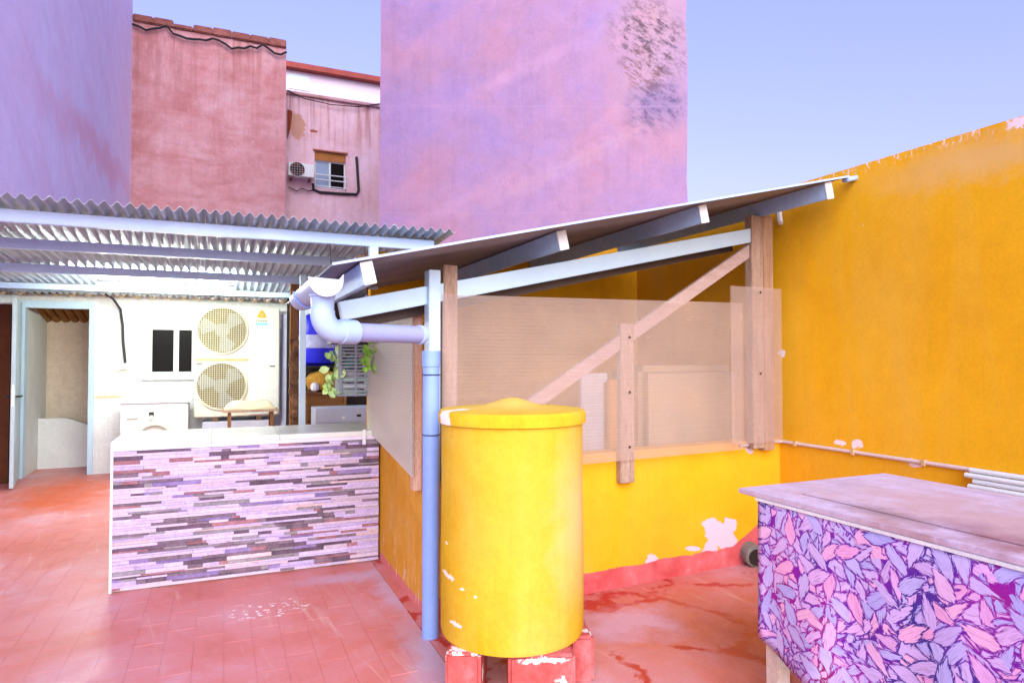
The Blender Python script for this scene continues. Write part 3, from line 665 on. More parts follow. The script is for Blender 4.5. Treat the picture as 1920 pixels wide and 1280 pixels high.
DYEL = plaster('drum_yellow', [(.28, (.55, .31, .008)), (.50, (.62, .385, .015)), (.72, (.65, .44, .06))], 2.0, ((.66, .50, .14), (0, 0, 0), (2, 2, .6), .35), .14, 50, drum_extra, soft=.5, mo=.90)
MB(DF).lathe([(r * .985, ZD), (r, ZD + .02), (r * 1.002, .55), (r * .992, .9), (r * .995, 1.20)], 72, wob=.002).build('body', DYEL, DRM, smooth=True)
def lid_extra(g, p, c):
    c = g.mix(g.math('MULTIPLY', g.blob(p, (-.27, -.16, 1.0), (.13, .06, .06), rot=(0, 0, R(-20)), warp=.5, wscale=14), .9), c, (.82, .76, .74))
    z = g.sep(p)[2]; dust = g.maprange(z, 1.035, 1.06, 0, .45); return g.mix(dust, c, (.70, .50, .16))
LIDY = plaster('lid_yellow', [(.28, (.62, .36, .008)), (.50, (.68, .43, .02)), (.72, (.70, .48, .07))], 2.4, None, .12, 50, lid_extra, soft=.12)
MB(DF).lathe([(r + .002, 1.192), (r + .013, 1.196), (r + .014, 1.236), (r + .004, 1.254), (r - .02, 1.258), (.24, 1.264), (.15, 1.272), (.09, 1.288), (.05, 1.303), (.02, 1.309), (.002, 1.310)], 72, wob=.003).build('lid', LIDY, DRM, smooth=True)
def block_extra(g, p, c):
    for cc, rr in (((0, -.10, .20), (.12, .03, .02)), ((.09, -.06, .10), (.035, .03, .03)), ((.08, -.06, .03), (.02, .03, .008)), ((-.05, -.06, .01), (.02, .03, .01))):
        c = g.mix(g.blob(p, cc, rr, warp=.9, wscale=24), c, (.66, .60, .58))
    return g.mix(g.ramp(g.noise(p, 18, 4, .6), [(.70, 0.), (.72, .9)]), c, (.62, .54, .52))
BRED = plaster('red_block_paint', [(.3, (.46, .06, .05)), (.5, (.52, .11, .10)), (.75, (.58, .26, .27))], 5, None, .3, 50, block_extra, soft=.3)
for (x, y, rz, hx, hy, lb) in ((-.205, 3.04, R(-4), .078, .14, 'red painted block under the left side of the yellow drum'), (.125, 2.965, R(4), .146, .085, 'red painted block under the front of the yellow drum, chipped on top'),
                               (.305, 3.24, R(6), .058, .17, 'red painted block under the right side of the drum with white chips')):
    f = Matrix.Translation((x, y, 0)) @ Matrix.Rotation(rz, 4, 'Z')
    MB(f).box(-hx, hx, -hy, hy, 0, ZD).build('support_block', BRED, label=lb, cat='block', group='blocks under the drum', fr=f, bevel=.014)

# ------------------------------------------------------------------ table with hung cloth on the right
ZT = .92
t0, t1 = hz(1395, 917, ZT), hz(1645, 884, ZT)
tu0, tv1 = t0.x, (t0.y + t1.y) / 2; tu1 = t1.x; tv0 = tv1 - 2.3
TB = empty('table', at(UV, (tu0 + tu1) / 2, tv1 - 1.0, 0), 'long weathered lilac-grey table along the right wall with a cloth hung below its top', 'table')
def top_extra(g, p, c):
    for (x, y, rx, ry, col_, a) in ((-.08, .30, .30, .60, (.46, .26, .20), .6), (-.30, -.15, .14, .40, (.26, .10, .10), .75), (.12, -.3, .2, .5, (.40, .24, .20), .5), (-.33, .42, .05, .16, (.30, .20, .22), .8)):
        c = g.mix(g.math('MULTIPLY', g.blob(p, (x, y, ZT), (rx, ry, 9), soft=.7, warp=1.1, wscale=5), a), c, col_)
    return c
TOPM = plaster('weathered_board', [(.3, (.56, .46, .60)), (.5, (.66, .55, .70)), (.7, (.62, .48, .56))], 3, ((.50, .37, .40), (0, 0, 0), (8, 1.2, 1), .5), .2, 50, top_extra, soft=.15)
MB(UV).box(tu0, tu1, tv0, tv1, ZT - .022, ZT).build('table_top', TOPM, TB, bevel=.004)
MB(UV).box(tu0 + .15, tu1 - .12, tv0 + .1, tv1 - .22, ZT + .0005, ZT + .005).build('inset_board', TOPM, TB, bevel=.002)
MB(UV).box(tu0 - .004, tu0 + .012, tv0, tv1 - .11, ZT - .034, ZT - .0225).build('edge_strip', WHITE, TB)
LEGM = M('whitewashed_leg', (.66, .58, .52), (.50, .36, .26), 6, .8, 0, .3, 40)
for uu in (tu0 + .035, tu1 - .10):
    for vv in (tv1 - .19, tv1 - 1.05, tv0 + .1):
        MB(UV).box(uu, uu + .07, vv, vv + .07, 0, ZT - .0225).build('leg', LEGM, TB, bevel=.004)
MB(UV).box(tu0 + .06, tu0 + .09, tv0 + .1, tv1 - .19, ZT - .11, ZT - .0227).build('apron', WOODDARK, TB)
MB(UV).box(tu0 + .25, tu1 - .2, tv1 - .8, tv1 - .35, 0, .34).build('storage_box', M('dark_red_box', (.13, .02, .02), (.08, .02, .02), 4, .7), label='dark red box on the floor beneath the table, behind the cloth hem', cat='box', fr=at(UV, tu0 + .5, tv1 - .6), bevel=.01)
def cloth_mat():                                         # overlapping printed petals on a dark purple ground
    g = G('petal_print_cloth'); p = g.obj; x, y, z = g.sep(p)
    cx = g.n('ShaderNodeCombineXYZ'); g.l(y, cx.inputs[0]); g.l(z, cx.inputs[1]); base = cx.outputs[0]
    c = g.ramp(g.noise(p, 3.0, 3, .5), [(.36, (.05, .03, .24)), (.46, (.15, .015, .32)), (.58, (.28, .012, .30)), (.72, (.24, .01, .08))])
    dk = c
    stops = [(0, (.40, .38, .74)), (.14, (.52, .47, .78)), (.30, (.56, .44, .76)), (.44, (.44, .42, .76)), (.54, (.74, .36, .62)), (.64, (.78, .46, .66)), (.72, (.56, .44, .76)), (.88, (.62, .44, .76)), (1, (.72, .40, .70))]
    lay = [(6.2, .15, .075, 23.), (8.6, .090, .036, 0.), (7.6, .105, .034, 2.3), (9.6, .074, .030, 5.7), (7.0, .11, .028, 8.1), (10.2, .076, .024, 11.4), (8.4, .09, .030, 14.9), (8.0, .076, .034, 19.2)]
    for sc_, L_, W_, seed in lay:
        q = g.mp(base, loc=(seed, seed * 1.7, 0))
        wv = g.vm('SCALE', g.vm('SUBTRACT', g.noise(q, 14, 2, .5, col=True), (.5, .5, .5))); wv.node.inputs[3].default_value = .022
        q = g.vm('ADD', q, wv)
        v = g.n('ShaderNodeTexVoronoi'); v.voronoi_dimensions = '2D'; g.l(q, v.inputs['Vector']); v.inputs['Scale'].default_value = sc_
        loc = g.vm('SUBTRACT', q, v.outputs['Position']); r = g.sep(v.outputs['Color'])
        vr = g.n('ShaderNodeVectorRotate'); vr.rotation_type = 'Z_AXIS'; g.l(loc, vr.inputs['Vector']); g.l(g.math('MULTIPLY', r[0], 6.28), vr.inputs['Angle'])
        lx, ly, _ = g.sep(vr.outputs[0]); tx = g.math('DIVIDE', lx, L_)
        wdt = g.math('MULTIPLY', g.math('SUBTRACT', 1.0, g.math('MULTIPLY', tx, tx)), g.math('ADD', .72, g.math('MULTIPLY', tx, .5)))
        wdt = g.math('MULTIPLY', wdt, W_ * 1.22)
        cb = g.n('ShaderNodeCombineXYZ'); g.l(g.math('MULTIPLY', lx, 22.), cb.inputs[0]); g.l(g.math('MULTIPLY', ly, 260.), cb.inputs[1]); g.l(g.math('MULTIPLY', r[1], 40.), cb.inputs[2])
        fib = g.noise(cb.outputs[0], 1.0, 3, .6)
        f = g.math('SUBTRACT', wdt, g.math('ABSOLUTE', ly)); f = g.math('ADD', f, g.math('MULTIPLY', g.math('SUBTRACT', fib, .5), .030))
        keep = g.math('GREATER_THAN', r[1], .01)
        inside = g.math('MULTIPLY', g.maprange(f, .0, .0018), keep)
        body = g.math('MULTIPLY', g.maprange(f, .0064, .0086), keep)
        pc = g.mix(1., g.ramp(r[2], stops), g.ramp(fib, [(.30, .62), (.5, 1.)]), 'MULTIPLY')
        c = g.mix(inside, c, dk); c = g.mix(body, c, pc)
    return g.fin(c, .75, 0, [(g.noise(p, 400, 2, .5), .15, .001)], .2)
vs_, fs_ = [], []; nj, nk = 90, 16
cv1 = tv1 - .115
for j in range(nj + 1):
    s_ = j / nj; vv = cv1 + (tv0 - cv1) * s_
    zbm_ = .255 - .03 * math.sin(s_ * 9) + (.05 * max(0, 1 - s_ * 14))
    for k in range(nk + 1):
        t = k / nk; z = ZT - .0345 + (zbm_ - ZT + .0345) * t
        fold = (.006 + .034 * t) * math.sin(s_ * 26 + 1.3 * math.sin(s_ * 9)) * t + .008 * math.sin(s_ * 60 + t * 2) * t
        vs_.append((tu0 + .004 + fold * .6 - .010 * t, vv, z))
for j in range(nj):
    for k in range(nk):
        a = j * (nk + 1) + k; fs_.append((a, a + 1, a + nk + 2, a + nk + 1))
cl_o = MB(UV).add(vs_, fs_).build('table_skirt', cloth_mat(), label='purple and pink petal-print cloth hanging down the long side of the table', cat='cloth', fr=at(UV, tu0, tv1 - 1.0), smooth=True)
sm = cl_o.modifiers.new('thickness', 'SOLIDIFY'); sm.thickness = .003

# conduit along the yellow wall and spare lengths at its end
c0, c1 = hu(1466, 825, URW - .02), hu(1826, 884, URW - .02)
zc = (c0.z + c1.z) / 2
q = hf(1388, 832, -.02)
CD = empty('conduit', at(UV, URW - .02, (c0.y + c1.y) / 2, zc), 'thin white conduit clipped along the yellow wall above the table', 'conduit')
MB(UV).tube([(URW - .016, c0.y - .0, zc), (URW - .016, c1.y - .25, zc)], .0125, 10).build('pipe', M('off_white_conduit', (.72, .60, .58), (.66, .54, .5), 4, .5), CD, smooth=True)
e_ = UV @ Vector((URW - .016, c0.y, zc)); w2 = FX(q.x, -.016, zc - .012); w1 = FX(LW - .03, -.016, zc)
MB().tube([e_, w1, w2], .0105, 8).build('cable', M('off_white_cable', (.70, .60, .58), None, 4, .5), CD, smooth=True)
for s_ in (.1, .45, .8):
    vv = c0.y + (c1.y - c0.y) * s_; MB(UV).box(URW - .034, URW - .002, vv, vv + .02, zc - .018, zc + .018).build('clip', M('yellowed_clip', (.70, .46, .20), None, 5), CD)
for k in range(4):
    zz = c1.z + .012 - k * .029 ; uu = URW - .05 - (k % 2) * .008 - k * .006
    MB(UV).tube([(uu, c1.y + .03 * (k % 2) - .012 * k, zz), (uu, c1.y - 1.6, zz)], .0145, 12).build('plastic_tube', M('white_tube_%d' % k, (.74, .80, .82), (.66, .74, .78), 3, .4, 0, .05), label=('topmost', 'second', 'third', 'lowest')[k] + ' of the white plastic tubes stacked on the yellow wall at the right edge', cat='tube', group='white tubes on the wall', fr=at(UV, uu, c1.y), smooth=True)
BK = empty('wall_bracket', at(UV, URW, c1.y - .5, zc), 'small steel bracket holding the white tubes to the yellow wall', 'bracket')
MB(UV).box(URW - .10, URW - .001, c1.y - .52, c1.y - .49, c1.z - .115, c1.z - .094).build('arm', WHITEMETAL, BK)
# ------------------------------------------------------------------ stone-clad counter
CU0, CU1, CV = -.649, ULW - .015, 4.915
CT = empty('counter', at(UV, (CU0 + CU1) / 2, CV, 0), 'outdoor kitchen counter clad in lilac and dark split-stone strips', 'counter')
MB(UV).box(CU0 + .012, CU1, CV + .022, CV + .62, 0, .925).build('body', WHITE, CT)
g = G('polished_counter_stone'); n_ = g.noise(g.pos, 3, 7, .6); cc = g.ramp(n_, [(.3, (.52, .56, .50)), (.6, (.64, .66, .60)), (.8, (.62, .52, .46))])
CTOP = g.fin(cc, .22, 0, [(g.noise(g.pos, 80, 3), .03, .002)], .5)
ums = hv(397, 812, CV).x; ums = min(max(ums, CU0 + .4), CU1 - .4)
for a, b in ((CU0 - .005, ums - .001), (ums + .001, CU1 - .7), (CU1 - .698, CU1)): MB(UV).box(a, b, CV - .008, CV + .66, .926, .962).build('counter_slab', CTOP, CT, bevel=.004)
MB(UV).box(CU0 - .004, CU0 + .011, CV - .004, CV + .02, 0, .925).build('corner_trim', WHITE, CT)
MB(UV).box(CU0 + .0115, CU1, CV - .003, CV + .02, .900, .9255).build('edge_trim', M('lilac_white_trim', (.78, .72, .86), None, 4, .5), CT)
pal = [((.58, .48, .74), (.50, .40, .66), 8), ((.64, .56, .78), (.58, .46, .70), 9), ((.58, .48, .60), (.64, .52, .64), 5), ((.66, .44, .46), (.72, .58, .62), 2), ((.13, .09, .12), (.27, .19, .25), 3), ((.08, .05, .075), (.19, .12, .18), 2), ((.28, .10, .11), (.42, .22, .26), 2), ((.22, .20, .22), (.34, .29, .34), 2), ((.20, .14, .36), (.34, .25, .46), 1)]
unit = []; dark_i = []
for k, (a, b, wgt) in enumerate(pal):
    me = MB().box(0, 1, 0, 1, 0, 1).mesh('stone_strip', M('split_stone_%d' % k, a, b, 14, .7, 0, .5, 60, world=True, rnd=.14, grain=.2), None, .012); (unit if k < 4 else dark_i).extend([me] * wgt)
z = .012; n_st = 0; inv = FRAME[CT].inverted()
hs = []
while z < .895:
    h = random.choice((.011, .014, .017, .020, .026)); h = min(h, .898 - z)
    if h < .006: break
    hs.append((z, h)); z += h
pieces = []
for z, h in hs:
    u = CU0 + .0115
    while u < CU1 - .001:
        dkp = random.random() < .47
        L_ = random.choice((.05, .08, .12, .17, .24, .30) if dkp else (.10, .15, .22, .30, .42)) * random.uniform(.8, 1.2)
        if CU1 - u - L_ < .05: L_ = CU1 - u
        pieces.append((L_ * h, u, z, L_, h, random.uniform(0, .012), random.choice(dark_i if dkp else unit))); u += L_
pieces.sort(key=lambda t: -t[0]); n_st = len(pieces)
fill, fmi, fmats = MB(UV), [], []
for k, (ar, u, z, L_, h, pr_, me) in enumerate(pieces):
    if k < 300:
        o = bpy.data.objects.new('stone_strip', me); COL.objects.link(o); o.parent = CT
        o.location = inv @ (UV @ Vector((u + .0006, CV - pr_, z + .0006))); o.scale = (L_ - .0012, .0218 + pr_, h - .0012)
    else:
        fill.box(u + .0006, u + L_ - .0006, CV - pr_, CV + .0218, z + .0006, z + h - .0006)
        if me.materials[0] not in fmats: fmats.append(me.materials[0])
        fmi += [fmats.index(me.materials[0])] * 6
fo = MB.build(fill, 'small_stone_strips', fmats[0], CT, kind='stuff')
for m_ in fmats[1:]: fo.data.materials.append(m_)
for p_, mi_ in zip(fo.data.polygons, fmi): p_.material_index = mi_
print('strips', n_st)
q = hv(683, 818, CV - .02)
MB(UV).box(q.x - .012, q.x + .012, CV - .022, CV - .010, q.z - .06, q.z + .05).build('clip', WHITE, CT, bevel=.003)
# ------------------------------------------------------------------ white outbuilding with doorway
VW = 10.03
HB = empty('outbuilding', at(UV, -1.9, VW, 0), 'white outbuilding with an open grey-framed door and small window under the canopy', 'outbuilding')
d0, d1 = hv(47, 572, VW), hv(165, 886, VW)
w0, w1 = hv(279, 611, VW), hv(361, 703, VW)
WE = hv(548, 700, VW).x
dz_t = d0.z
WWALL = plaster('white_lime_wash', [(.3, (.74, .77, .76)), (.6, (.82, .84, .82)), (.8, (.78, .79, .80))], 2, None, .2, 40, lambda g, p, c: g.mix(g.math('MULTIPLY', g.blob(p, (hv(200, 744, VW).x + 1.9, 0, hv(200, 744, VW).z), (.20, 9, .018), warp=.9, wscale=9), .8), c, (.66, .48, .22)), soft=.2)
MB(UV).wall(-2.583, WE, -.055, 2.34, VW, VW + .18, [(d0.x, d1.x, -.0549, dz_t), (w0.x, w1.x, w1.z, w0.z)]).build('wall', WWALL, HB)
# interior of the lobby
INT = plaster('lobby_wall', [(.3, (.78, .64, .48)), (.6, (.84, .72, .56)), (.8, (.80, .68, .54))], 2, None, .25, 40)
MB(UV).box(d0.x - .06, d0.x - .01, VW + .181, VW + 1.25, -.055, 2.3).build('lobby_wall', WHITE, HB)
MB(UV).box(d0.x - .009, WE - .1, VW + 1.2, VW + 1.25, -.055, 2.12).build('lobby_wall', INT, HB)
MB(UV).box(d0.x - .009, d1.x + .8, VW + .181, VW + 1.199, -.055, -.012).build('lobby_floor', WHITE, HB)
MB(UV).box(d1.x + .3, d1.x + .34, VW + .181, VW + 1.199, -.011, 2.25).build('lobby_wall', INT, HB)
pz0, pz1 = hv(70, 785, VW + .75).z, hv(165, 818, VW + .75).z
MB(UV).prism([(d0.x - .005, VW + .75, -.01), (d1.x + .29, VW + .75, -.01), (d1.x + .29, VW + .75, pz1), ((d0.x * .55 + d1.x * .45), VW + .75, pz0), (d0.x - .005, VW + .75, pz0)], (0, .1, 0)).build('stair_parapet', WHITE, HB)
cbk = MB(UV)
for k in range(10):
    x = d0.x + k * .11; cbk.tube([(x, VW + .2, 2.30), (x, VW + 1.19, 2.06)], .055, 8)
cbk.build('lobby_ceiling', M('brown_ceiling', (.42, .20, .05), (.30, .13, .03), 4, .9), HB)
# frame, door leaf
MB(UV).box(d0.x - .05, d0.x + .01, VW - .03, VW + .10, 0, dz_t + .06).box(d1.x - .01, d1.x + .05, VW - .03, VW + .10, 0, dz_t + .06).box(d0.x + .0105, d1.x - .0105, VW - .028, VW + .098, dz_t - .03, dz_t + .06).build('door_frame', WHITEMETAL, HB, bevel=.003)
df = at(UV, d0.x - .04, VW - .04, 0) @ Matrix.Rotation(R(-80.5), 4, 'Z')
DL = MB(df).box(0, .84, -.02, .02, .02, dz_t + .03).build('door', M('grey_green_door', (.50, .62, .68), (.42, .54, .60), 3, .5), HB, bevel=.004)
for s_ in (-1, 1):
    MB(df).tube([(.78, s_ * .021, 1.06), (.78, s_ * .07, 1.06), (.66, s_ * .07, 1.06)], .012, 8).build('handle', BLACK, DL)
MB(df).box(.838, .844, -.013, .013, .95, 1.2).build('lock_plate', WHITE, DL)
MB(UV).box(-2.575, d0.x - .06, VW - .35, VW - .30, 0, 2.15).build('board', M('dark_red_board', (.16, .05, .015), (.10, .03, .012), 4, .8), label='dark brown boarding at the left edge beside the open door', cat='board', fr=at(UV, -2.5, VW - .3))
# window
wn = MB(UV); t_ = .045; ym = VW - .012
for a, b, c, d in ((w0.x - .05, w1.x + .05, w0.z - t_, w0.z + .02), (w0.x - .05, w1.x + .05, w1.z - .02, w1.z + t_), (w0.x - .05, w0.x + t_, w1.z + t_, w0.z - t_), (w1.x - t_ * .3, w1.x + .05, w1.z + t_, w0.z - t_)): wn.box(a, b, ym, ym + .06, c, d)
wm = hv(331, 650, VW).x
wn.box(wm - .035, wm + .03, ym - .005, ym + .055, w1.z + t_, w0.z - t_)
WN = wn.build('window_frame', WHITE, HB, bevel=.004)
MB(UV).box(w0.x + t_, wm - .035, ym + .02, ym + .03, w1.z + t_, w0.z - t_).build('pane', GLASSDARK, WN)
MB(UV).box(wm + .03, w1.x - t_ * .3, ym + .03, ym + .04, w1.z + t_, w0.z - t_).build('pane', GLASSDARK, WN)
MB(UV).box(w0.x - .08, w1.x + .06, VW - .03, VW - .001, w0.z + .07, w0.z + .085).build('drip_lip', WHITE, WN)
MB(UV).box(w0.x - .08, w1.x + .06, VW - .05, VW - .001, w1.z - .06, w1.z - .03).build('window_sill', WHITE, WN, bevel=.004)
# corrugated fibre-cement eave over the wall
FIBRO = M('fibre_cement', (.50, .34, .10), (.36, .25, .10), 5, .9, 0, .4, 50, grain=.2)
def corr(x0, x1, y0, y1, zfun, pitch, amp, th, seg=8):
    n = int((x1 - x0) / pitch * seg); v_, f_ = [], []
    for i in range(n + 1):
        x = x0 + (x1 - x0) * i / n; dzz = amp * math.sin(2 * math.pi * (x - x0) / pitch)
        v_ += [(x, y0, zfun(y0) + dzz), (x, y1, zfun(y1) + dzz), (x, y0, zfun(y0) + dzz + th), (x, y1, zfun(y1) + dzz + th)]
    for i in range(n):
        a, b = i * 4, i * 4 + 4; f_ += [(a, b, b+1, a+1), (a+2, a+3, b+3, b+2), (a, a+2, b+2, b), (a+1, b+1, b+3, a+3)]
    f_ += [(0, 1, 3, 2), (n*4, n*4+2, n*4+3, n*4+1)]; return MB(UV).add(v_, f_)
ze = hv(300, 556, VW - .28).z
corr(-2.575, WE + .15, VW - .30, VW + 1.6, lambda y: ze + (y - VW + .3) * .12, .177, .036, .012).build('roof_sheet', FIBRO, HB, smooth=True)
# socket box and black cable
q = hv(232, 688, VW - .04)
SB = empty('socket_box', at(UV, q.x, VW, q.z), 'small white socket box on the white wall below the black cable', 'socket')
MB(UV).box(q.x - .04, q.x + .04, VW - .045, VW - .001, q.z - .03, q.z + .03).build('box', WHITE, SB, bevel=.006)
MB(UV).box(q.x - .12, q.x + .06, VW - .03, VW - .001, q.z - .055, q.z - .04).build('ledge', CREAM, SB)
cp = [(0, 537), (40, 541), (75, 549), (100, 549), (125, 545), (165, 540), (190, 545), (212, 560), (226, 580), (230, 610), (231, 640), (235, 680)]
P = [hv(a, b, VW - .33) for a, b in cp[:8]] ; P = [(e.x, VW - .33, e.z) for e in P] + [(hv(a, b, VW - .04).x, VW - .04 if b > 570 else VW - .2, hv(a, b, VW - .04).z) for a, b in cp[8:]]
MB(UV).tube(P, .016, 7).build('cable', BLACK, label='thick black cable looping from the eave down the white wall', cat='cable', fr=at(UV, q.x, VW), smooth=True)

# twin-fan outdoor unit
VA = 9.58
a0, a1 = hv(366, 574, VA), hv(524, 778, VA)
AC = empty('heat_pump', at(UV, (a0.x + a1.x) / 2, VA, a1.z), 'tall cream twin-fan outdoor unit against the white outbuilding wall', 'air conditioner')
f1, f2 = hv(417, 619, VA), hv(415, 723, VA)
fr_ = (hv(466, 620, VA).x - hv(369, 620, VA).x) / 2 * .98
aircon(AC, a0.x, a1.x, VA, VA + .34, a1.z, a0.z, [(f1.x, f1.z, fr_), (f2.x, f2.z, fr_)], CREAM, M('fan_grey', (.30, .29, .24), None, 3), M('fan_well_ochre', (.20, .15, .03), (.14, .10, .03), 3, .9))
us_ = hv(467, 650, VA).x
MB(UV).box(us_, a1.x - .012, VA + .008, VA + .019, a1.z + .02, a0.z - .015).build('service_panel', M('white_green_enamel', (.80, .84, .78), None, 2, .4, 0, .03), AC, bevel=.004)
zm = (f1.z + f2.z) / 2; MB(UV).box(a0.x + .01, us_ - .004, VA + .004, VA + .019, zm - .035, zm - .005).build('seam_bar', M('ochre_seam', (.60, .52, .24), None, 3), AC)
for px, py in ((374, 681), (511, 686)):
    q = hv(px, py, VA); MB(UV).box(q.x - .035, q.x + .035, VA + .0, VA + .0079, q.z - .01, q.z + .006).build('grip', M('brown_grip_%d' % px, (.16, .10, .06), None, 4), AC)
q = hv(374, 684, VA); MB(UV).box(q.x - .06, q.x + .06, VA + .012, VA + .0195, q.z - .05, q.z + .03).build('grip_plate', WHITE, AC)
# badge: three diamonds over a short line of letters and a turquoise strip
q = hv(491, 590, VA); GOLD = M('badge_gold', (.70, .50, .06), None, 4); r_ = .075
for ang in (90, 210, 330):
    c = Vector((q.x, VA + .004, q.z)); d1_ = Vector((math.cos(R(ang)), 0, math.sin(R(ang)))); d2_ = Vector((math.cos(R(ang + 60)), 0, math.sin(R(ang + 60)))); d3_ = Vector((math.cos(R(ang - 60)), 0, math.sin(R(ang - 60))))
    P = [c + d1_ * .002, c + d2_ * r_ * .62 + d1_ * .002, c + d1_ * r_ * .62 * 2 * .5 + d2_ * 0 + (d2_ + d3_) * r_ * .31 + d1_ * .002, c + d3_ * r_ * .62 + d1_ * .002]
    MB(UV).prism(P, (0, .0035, 0)).build('badge', GOLD, AC)
for k in range(7): MB(UV).box(q.x - .075 + k * .022, q.x - .061 + k * .022, VA + .004, VA + .0078, q.z - .095, q.z - .070).build('letter', M('badge_letter', (.36, .34, .22), None, 4) if k == 0 else bpy.data.materials['badge_letter'], AC)
MB(UV).box(q.x - .08, q.x + .08, VA + .004, VA + .0078, q.z - .145, q.z - .108).build('badge', M('badge_turquoise', (.30, .72, .70), None, 4), AC)
for uu in (a0.x + .22, a1.x - .3): MB(UV).box(uu, uu + .07, VA + .02, VA + .32, a1.z - .06, a1.z - .001).build('foot', M('dark_foot_%d' % int(uu * 100), (.16, .09, .05), None, 5), AC)
MB(UV).box(a0.x + .1, a1.x - .1, VA + .0, VA + .40, 0, a1.z - .0605).build('plinth', M('lilac_plinth', (.62, .62, .76), None, 2), label='pale lilac plinth that carries the twin-fan outdoor unit', cat='plinth', fr=at(UV, a0.x, VA), bevel=.01)
# grey vertical waste pipe right of it
q0 = hv(536, 680, 9.75)
WP = empty('waste_pipe', at(UV, q0.x, 9.75), 'pale grey vertical waste pipe between the outdoor unit and the wooden post', 'pipe')
MB(UV).tube([(q0.x, 9.75, 0), (q0.x, 9.75, 2.12)], .062, 16).build('pipe', M('lilac_pipe', (.62, .64, .84), None, 3, .5), WP, smooth=True)
MB(UV).tube([(q0.x, 9.75, 1.10), (q0.x, 9.75, 1.17)], .067, 16).build('collar', M('lilac_pipe_b', (.58, .60, .80), None, 3, .5), WP, smooth=True)

# washing machine (top peeks over the counter)
VM = 9.25
m0, m1 = hv(226, 757, VM), hv(352, 800, VM)
WM = empty('washing_machine', at(UV, (m0.x + m1.x) / 2, VM, 0), 'white washing machine with a black dial behind the left end of the counter', 'washing machine')
MB(UV).box(m0.x, m1.x, VM, VM + .55, .02, m0.z).build('body', WHITE, WM, bevel=.012)
q = hv(284, 779, VM); MB(UV).box(q.x - .028, q.x + .028, VM - .008, VM - .0005, q.z - .03, q.z + .045).build('display', BLACK, WM)
MB(at(UV, q.x, VM - .009, q.z - .02) @ Matrix.Rotation(R(90), 4, 'X')).lathe([(.026, 0), (.026, .02), (.02, .024)], 18).build('dial', CREAM, WM)
q = hv(248, 785, VM); MB(UV).box(q.x - .06, q.x + .06, VM - .006, VM - .0005, q.z - .012, q.z + .012).build('drawer', M('grey_drawer', (.40, .42, .36), None, 4), WM)
q = hv(290, 800, VM); MB(at(UV, (m0.x + m1.x) / 2, VM - .001, m0.z - .45) @ Matrix.Rotation(R(90), 4, 'X')).lathe([(.23, 0), (.23, .03), (.18, .035), (.17, .005), (.02, .02)], 32).build('porthole', M('door_ring', (.62, .64, .56), None, 4), WM)
MB(UV).box(m0.x - .02, m1.x + .02, VM - .02, VM + .57, m0.z + .001, m0.z + .02).build('top', WHITE, WM, bevel=.005)

# small bench with folded cushion
VB = 8.75
b0, b1 = hv(417, 770, VB), hv(523, 770, VB); zt_ = hv(470, 768, VB).z
BN = empty('bench', at(UV, (b0.x + b1.x) / 2, VB, 0), 'slim metal-legged bench seen over the counter, before the outdoor unit', 'bench')
MB(UV).box(b0.x, b1.x, VB, VB + .36, zt_ - .03, zt_).build('seat', WOODPALE, BN, bevel=.005)
for uu in (b0.x + .06, b1.x - .1):
    for vv in (VB + .02, VB + .30): MB(UV).box(uu, uu + .04, vv, vv + .04, 0, zt_ - .031).build('leg', BROWNWOOD, BN)
cu = hv(470, 752, VB).z - zt_
cm = MB(UV); v_, f_ = [], []; nx, ny = 16, 6
for s_ in (1, 0):
    for i in range(nx + 1):
        for j in range(ny + 1):
            x, y = i / nx, j / ny; e = (1 - abs(2*x-1)**5) * (1 - abs(2*y-1)**4)
            v_.append((b0.x + .02 + (b1.x - b0.x - .06) * x, VB + .02 + .3 * y, zt_ + .002 + s_ * (cu * (.15 + .85 * e) + .012 * math.sin(x * 9))))
nn = (nx + 1) * (ny + 1)
for i in range(nx):
    for j in range(ny):
        a = i * (ny + 1) + j; q_ = (a, a + ny + 1, a + ny + 2, a + 1); f_ += [q_, tuple(nn + k for k in reversed(q_))]
for i in range(nx): a = i * (ny+1); f_ += [(a, nn + a, nn + a + ny + 1, a + ny + 1), (a + ny, a + 2*ny + 1, nn + a + 2*ny + 1, nn + a + ny)]
for j in range(ny): f_ += [(j, j+1, nn+j+1, nn+j), (nx*(ny+1)+j, nn+nx*(ny+1)+j, nn+nx*(ny+1)+j+1, nx*(ny+1)+j+1)]
cm.add(v_, f_).build('cushion', M('straw_cushion', (.66, .60, .40), (.56, .48, .32), 9, .9, 0, .4, 60), label='flat straw-coloured cushion lying on the slim bench', cat='cushion', fr=at(UV, b0.x, VB, zt_), smooth=True)
# ------------------------------------------------------------------ corrugated canopy, lamp
CN = empty('canopy', at(UV, -.5, 5.4, 0), 'galvanised corrugated canopy on pale blue steel beams over the kitchen yard', 'canopy')
bm_ = [(300, 425, 5.43, 812, .085), (300, 472, 6.35, 690, .08), (300, 514, 7.55, 640, .08), (300, 545, 8.75, 600, .06)]
bz = []
for k, (px, py, v, pxe, h) in enumerate(bm_):
    q = hv(px, py, v); ue = hv(pxe, 500, v).x; bz.append((v, q.z))
    MB(UV).box(-2.57, ue, v - .03, v + .03, q.z - h / 2, q.z + h / 2).build('beam', CANB, CN, bevel=.004)
print('beams', bz)
AMP = .017
def zroof(v):
    for (va_, za_), (vb_, zb_) in zip(bz, bz[1:]):
        if v <= vb_ or vb_ == bz[-1][0]: return za_ + (zb_ - za_) * (v - va_) / (vb_ - va_) + .0425 + AMP
(v0_, z0_), (v1_, z1_) = bz[0], bz[-1]
zfit = lambda v: z0_ + .0425 + AMP + .002 + (z1_ + .03 - z0_ - .0425) * (v - v0_) / (v1_ - v0_)
bounds = [-2.565, -1.805, -1.045, -.285, .475, 1.235, hv(842, 440, 5.3).x]
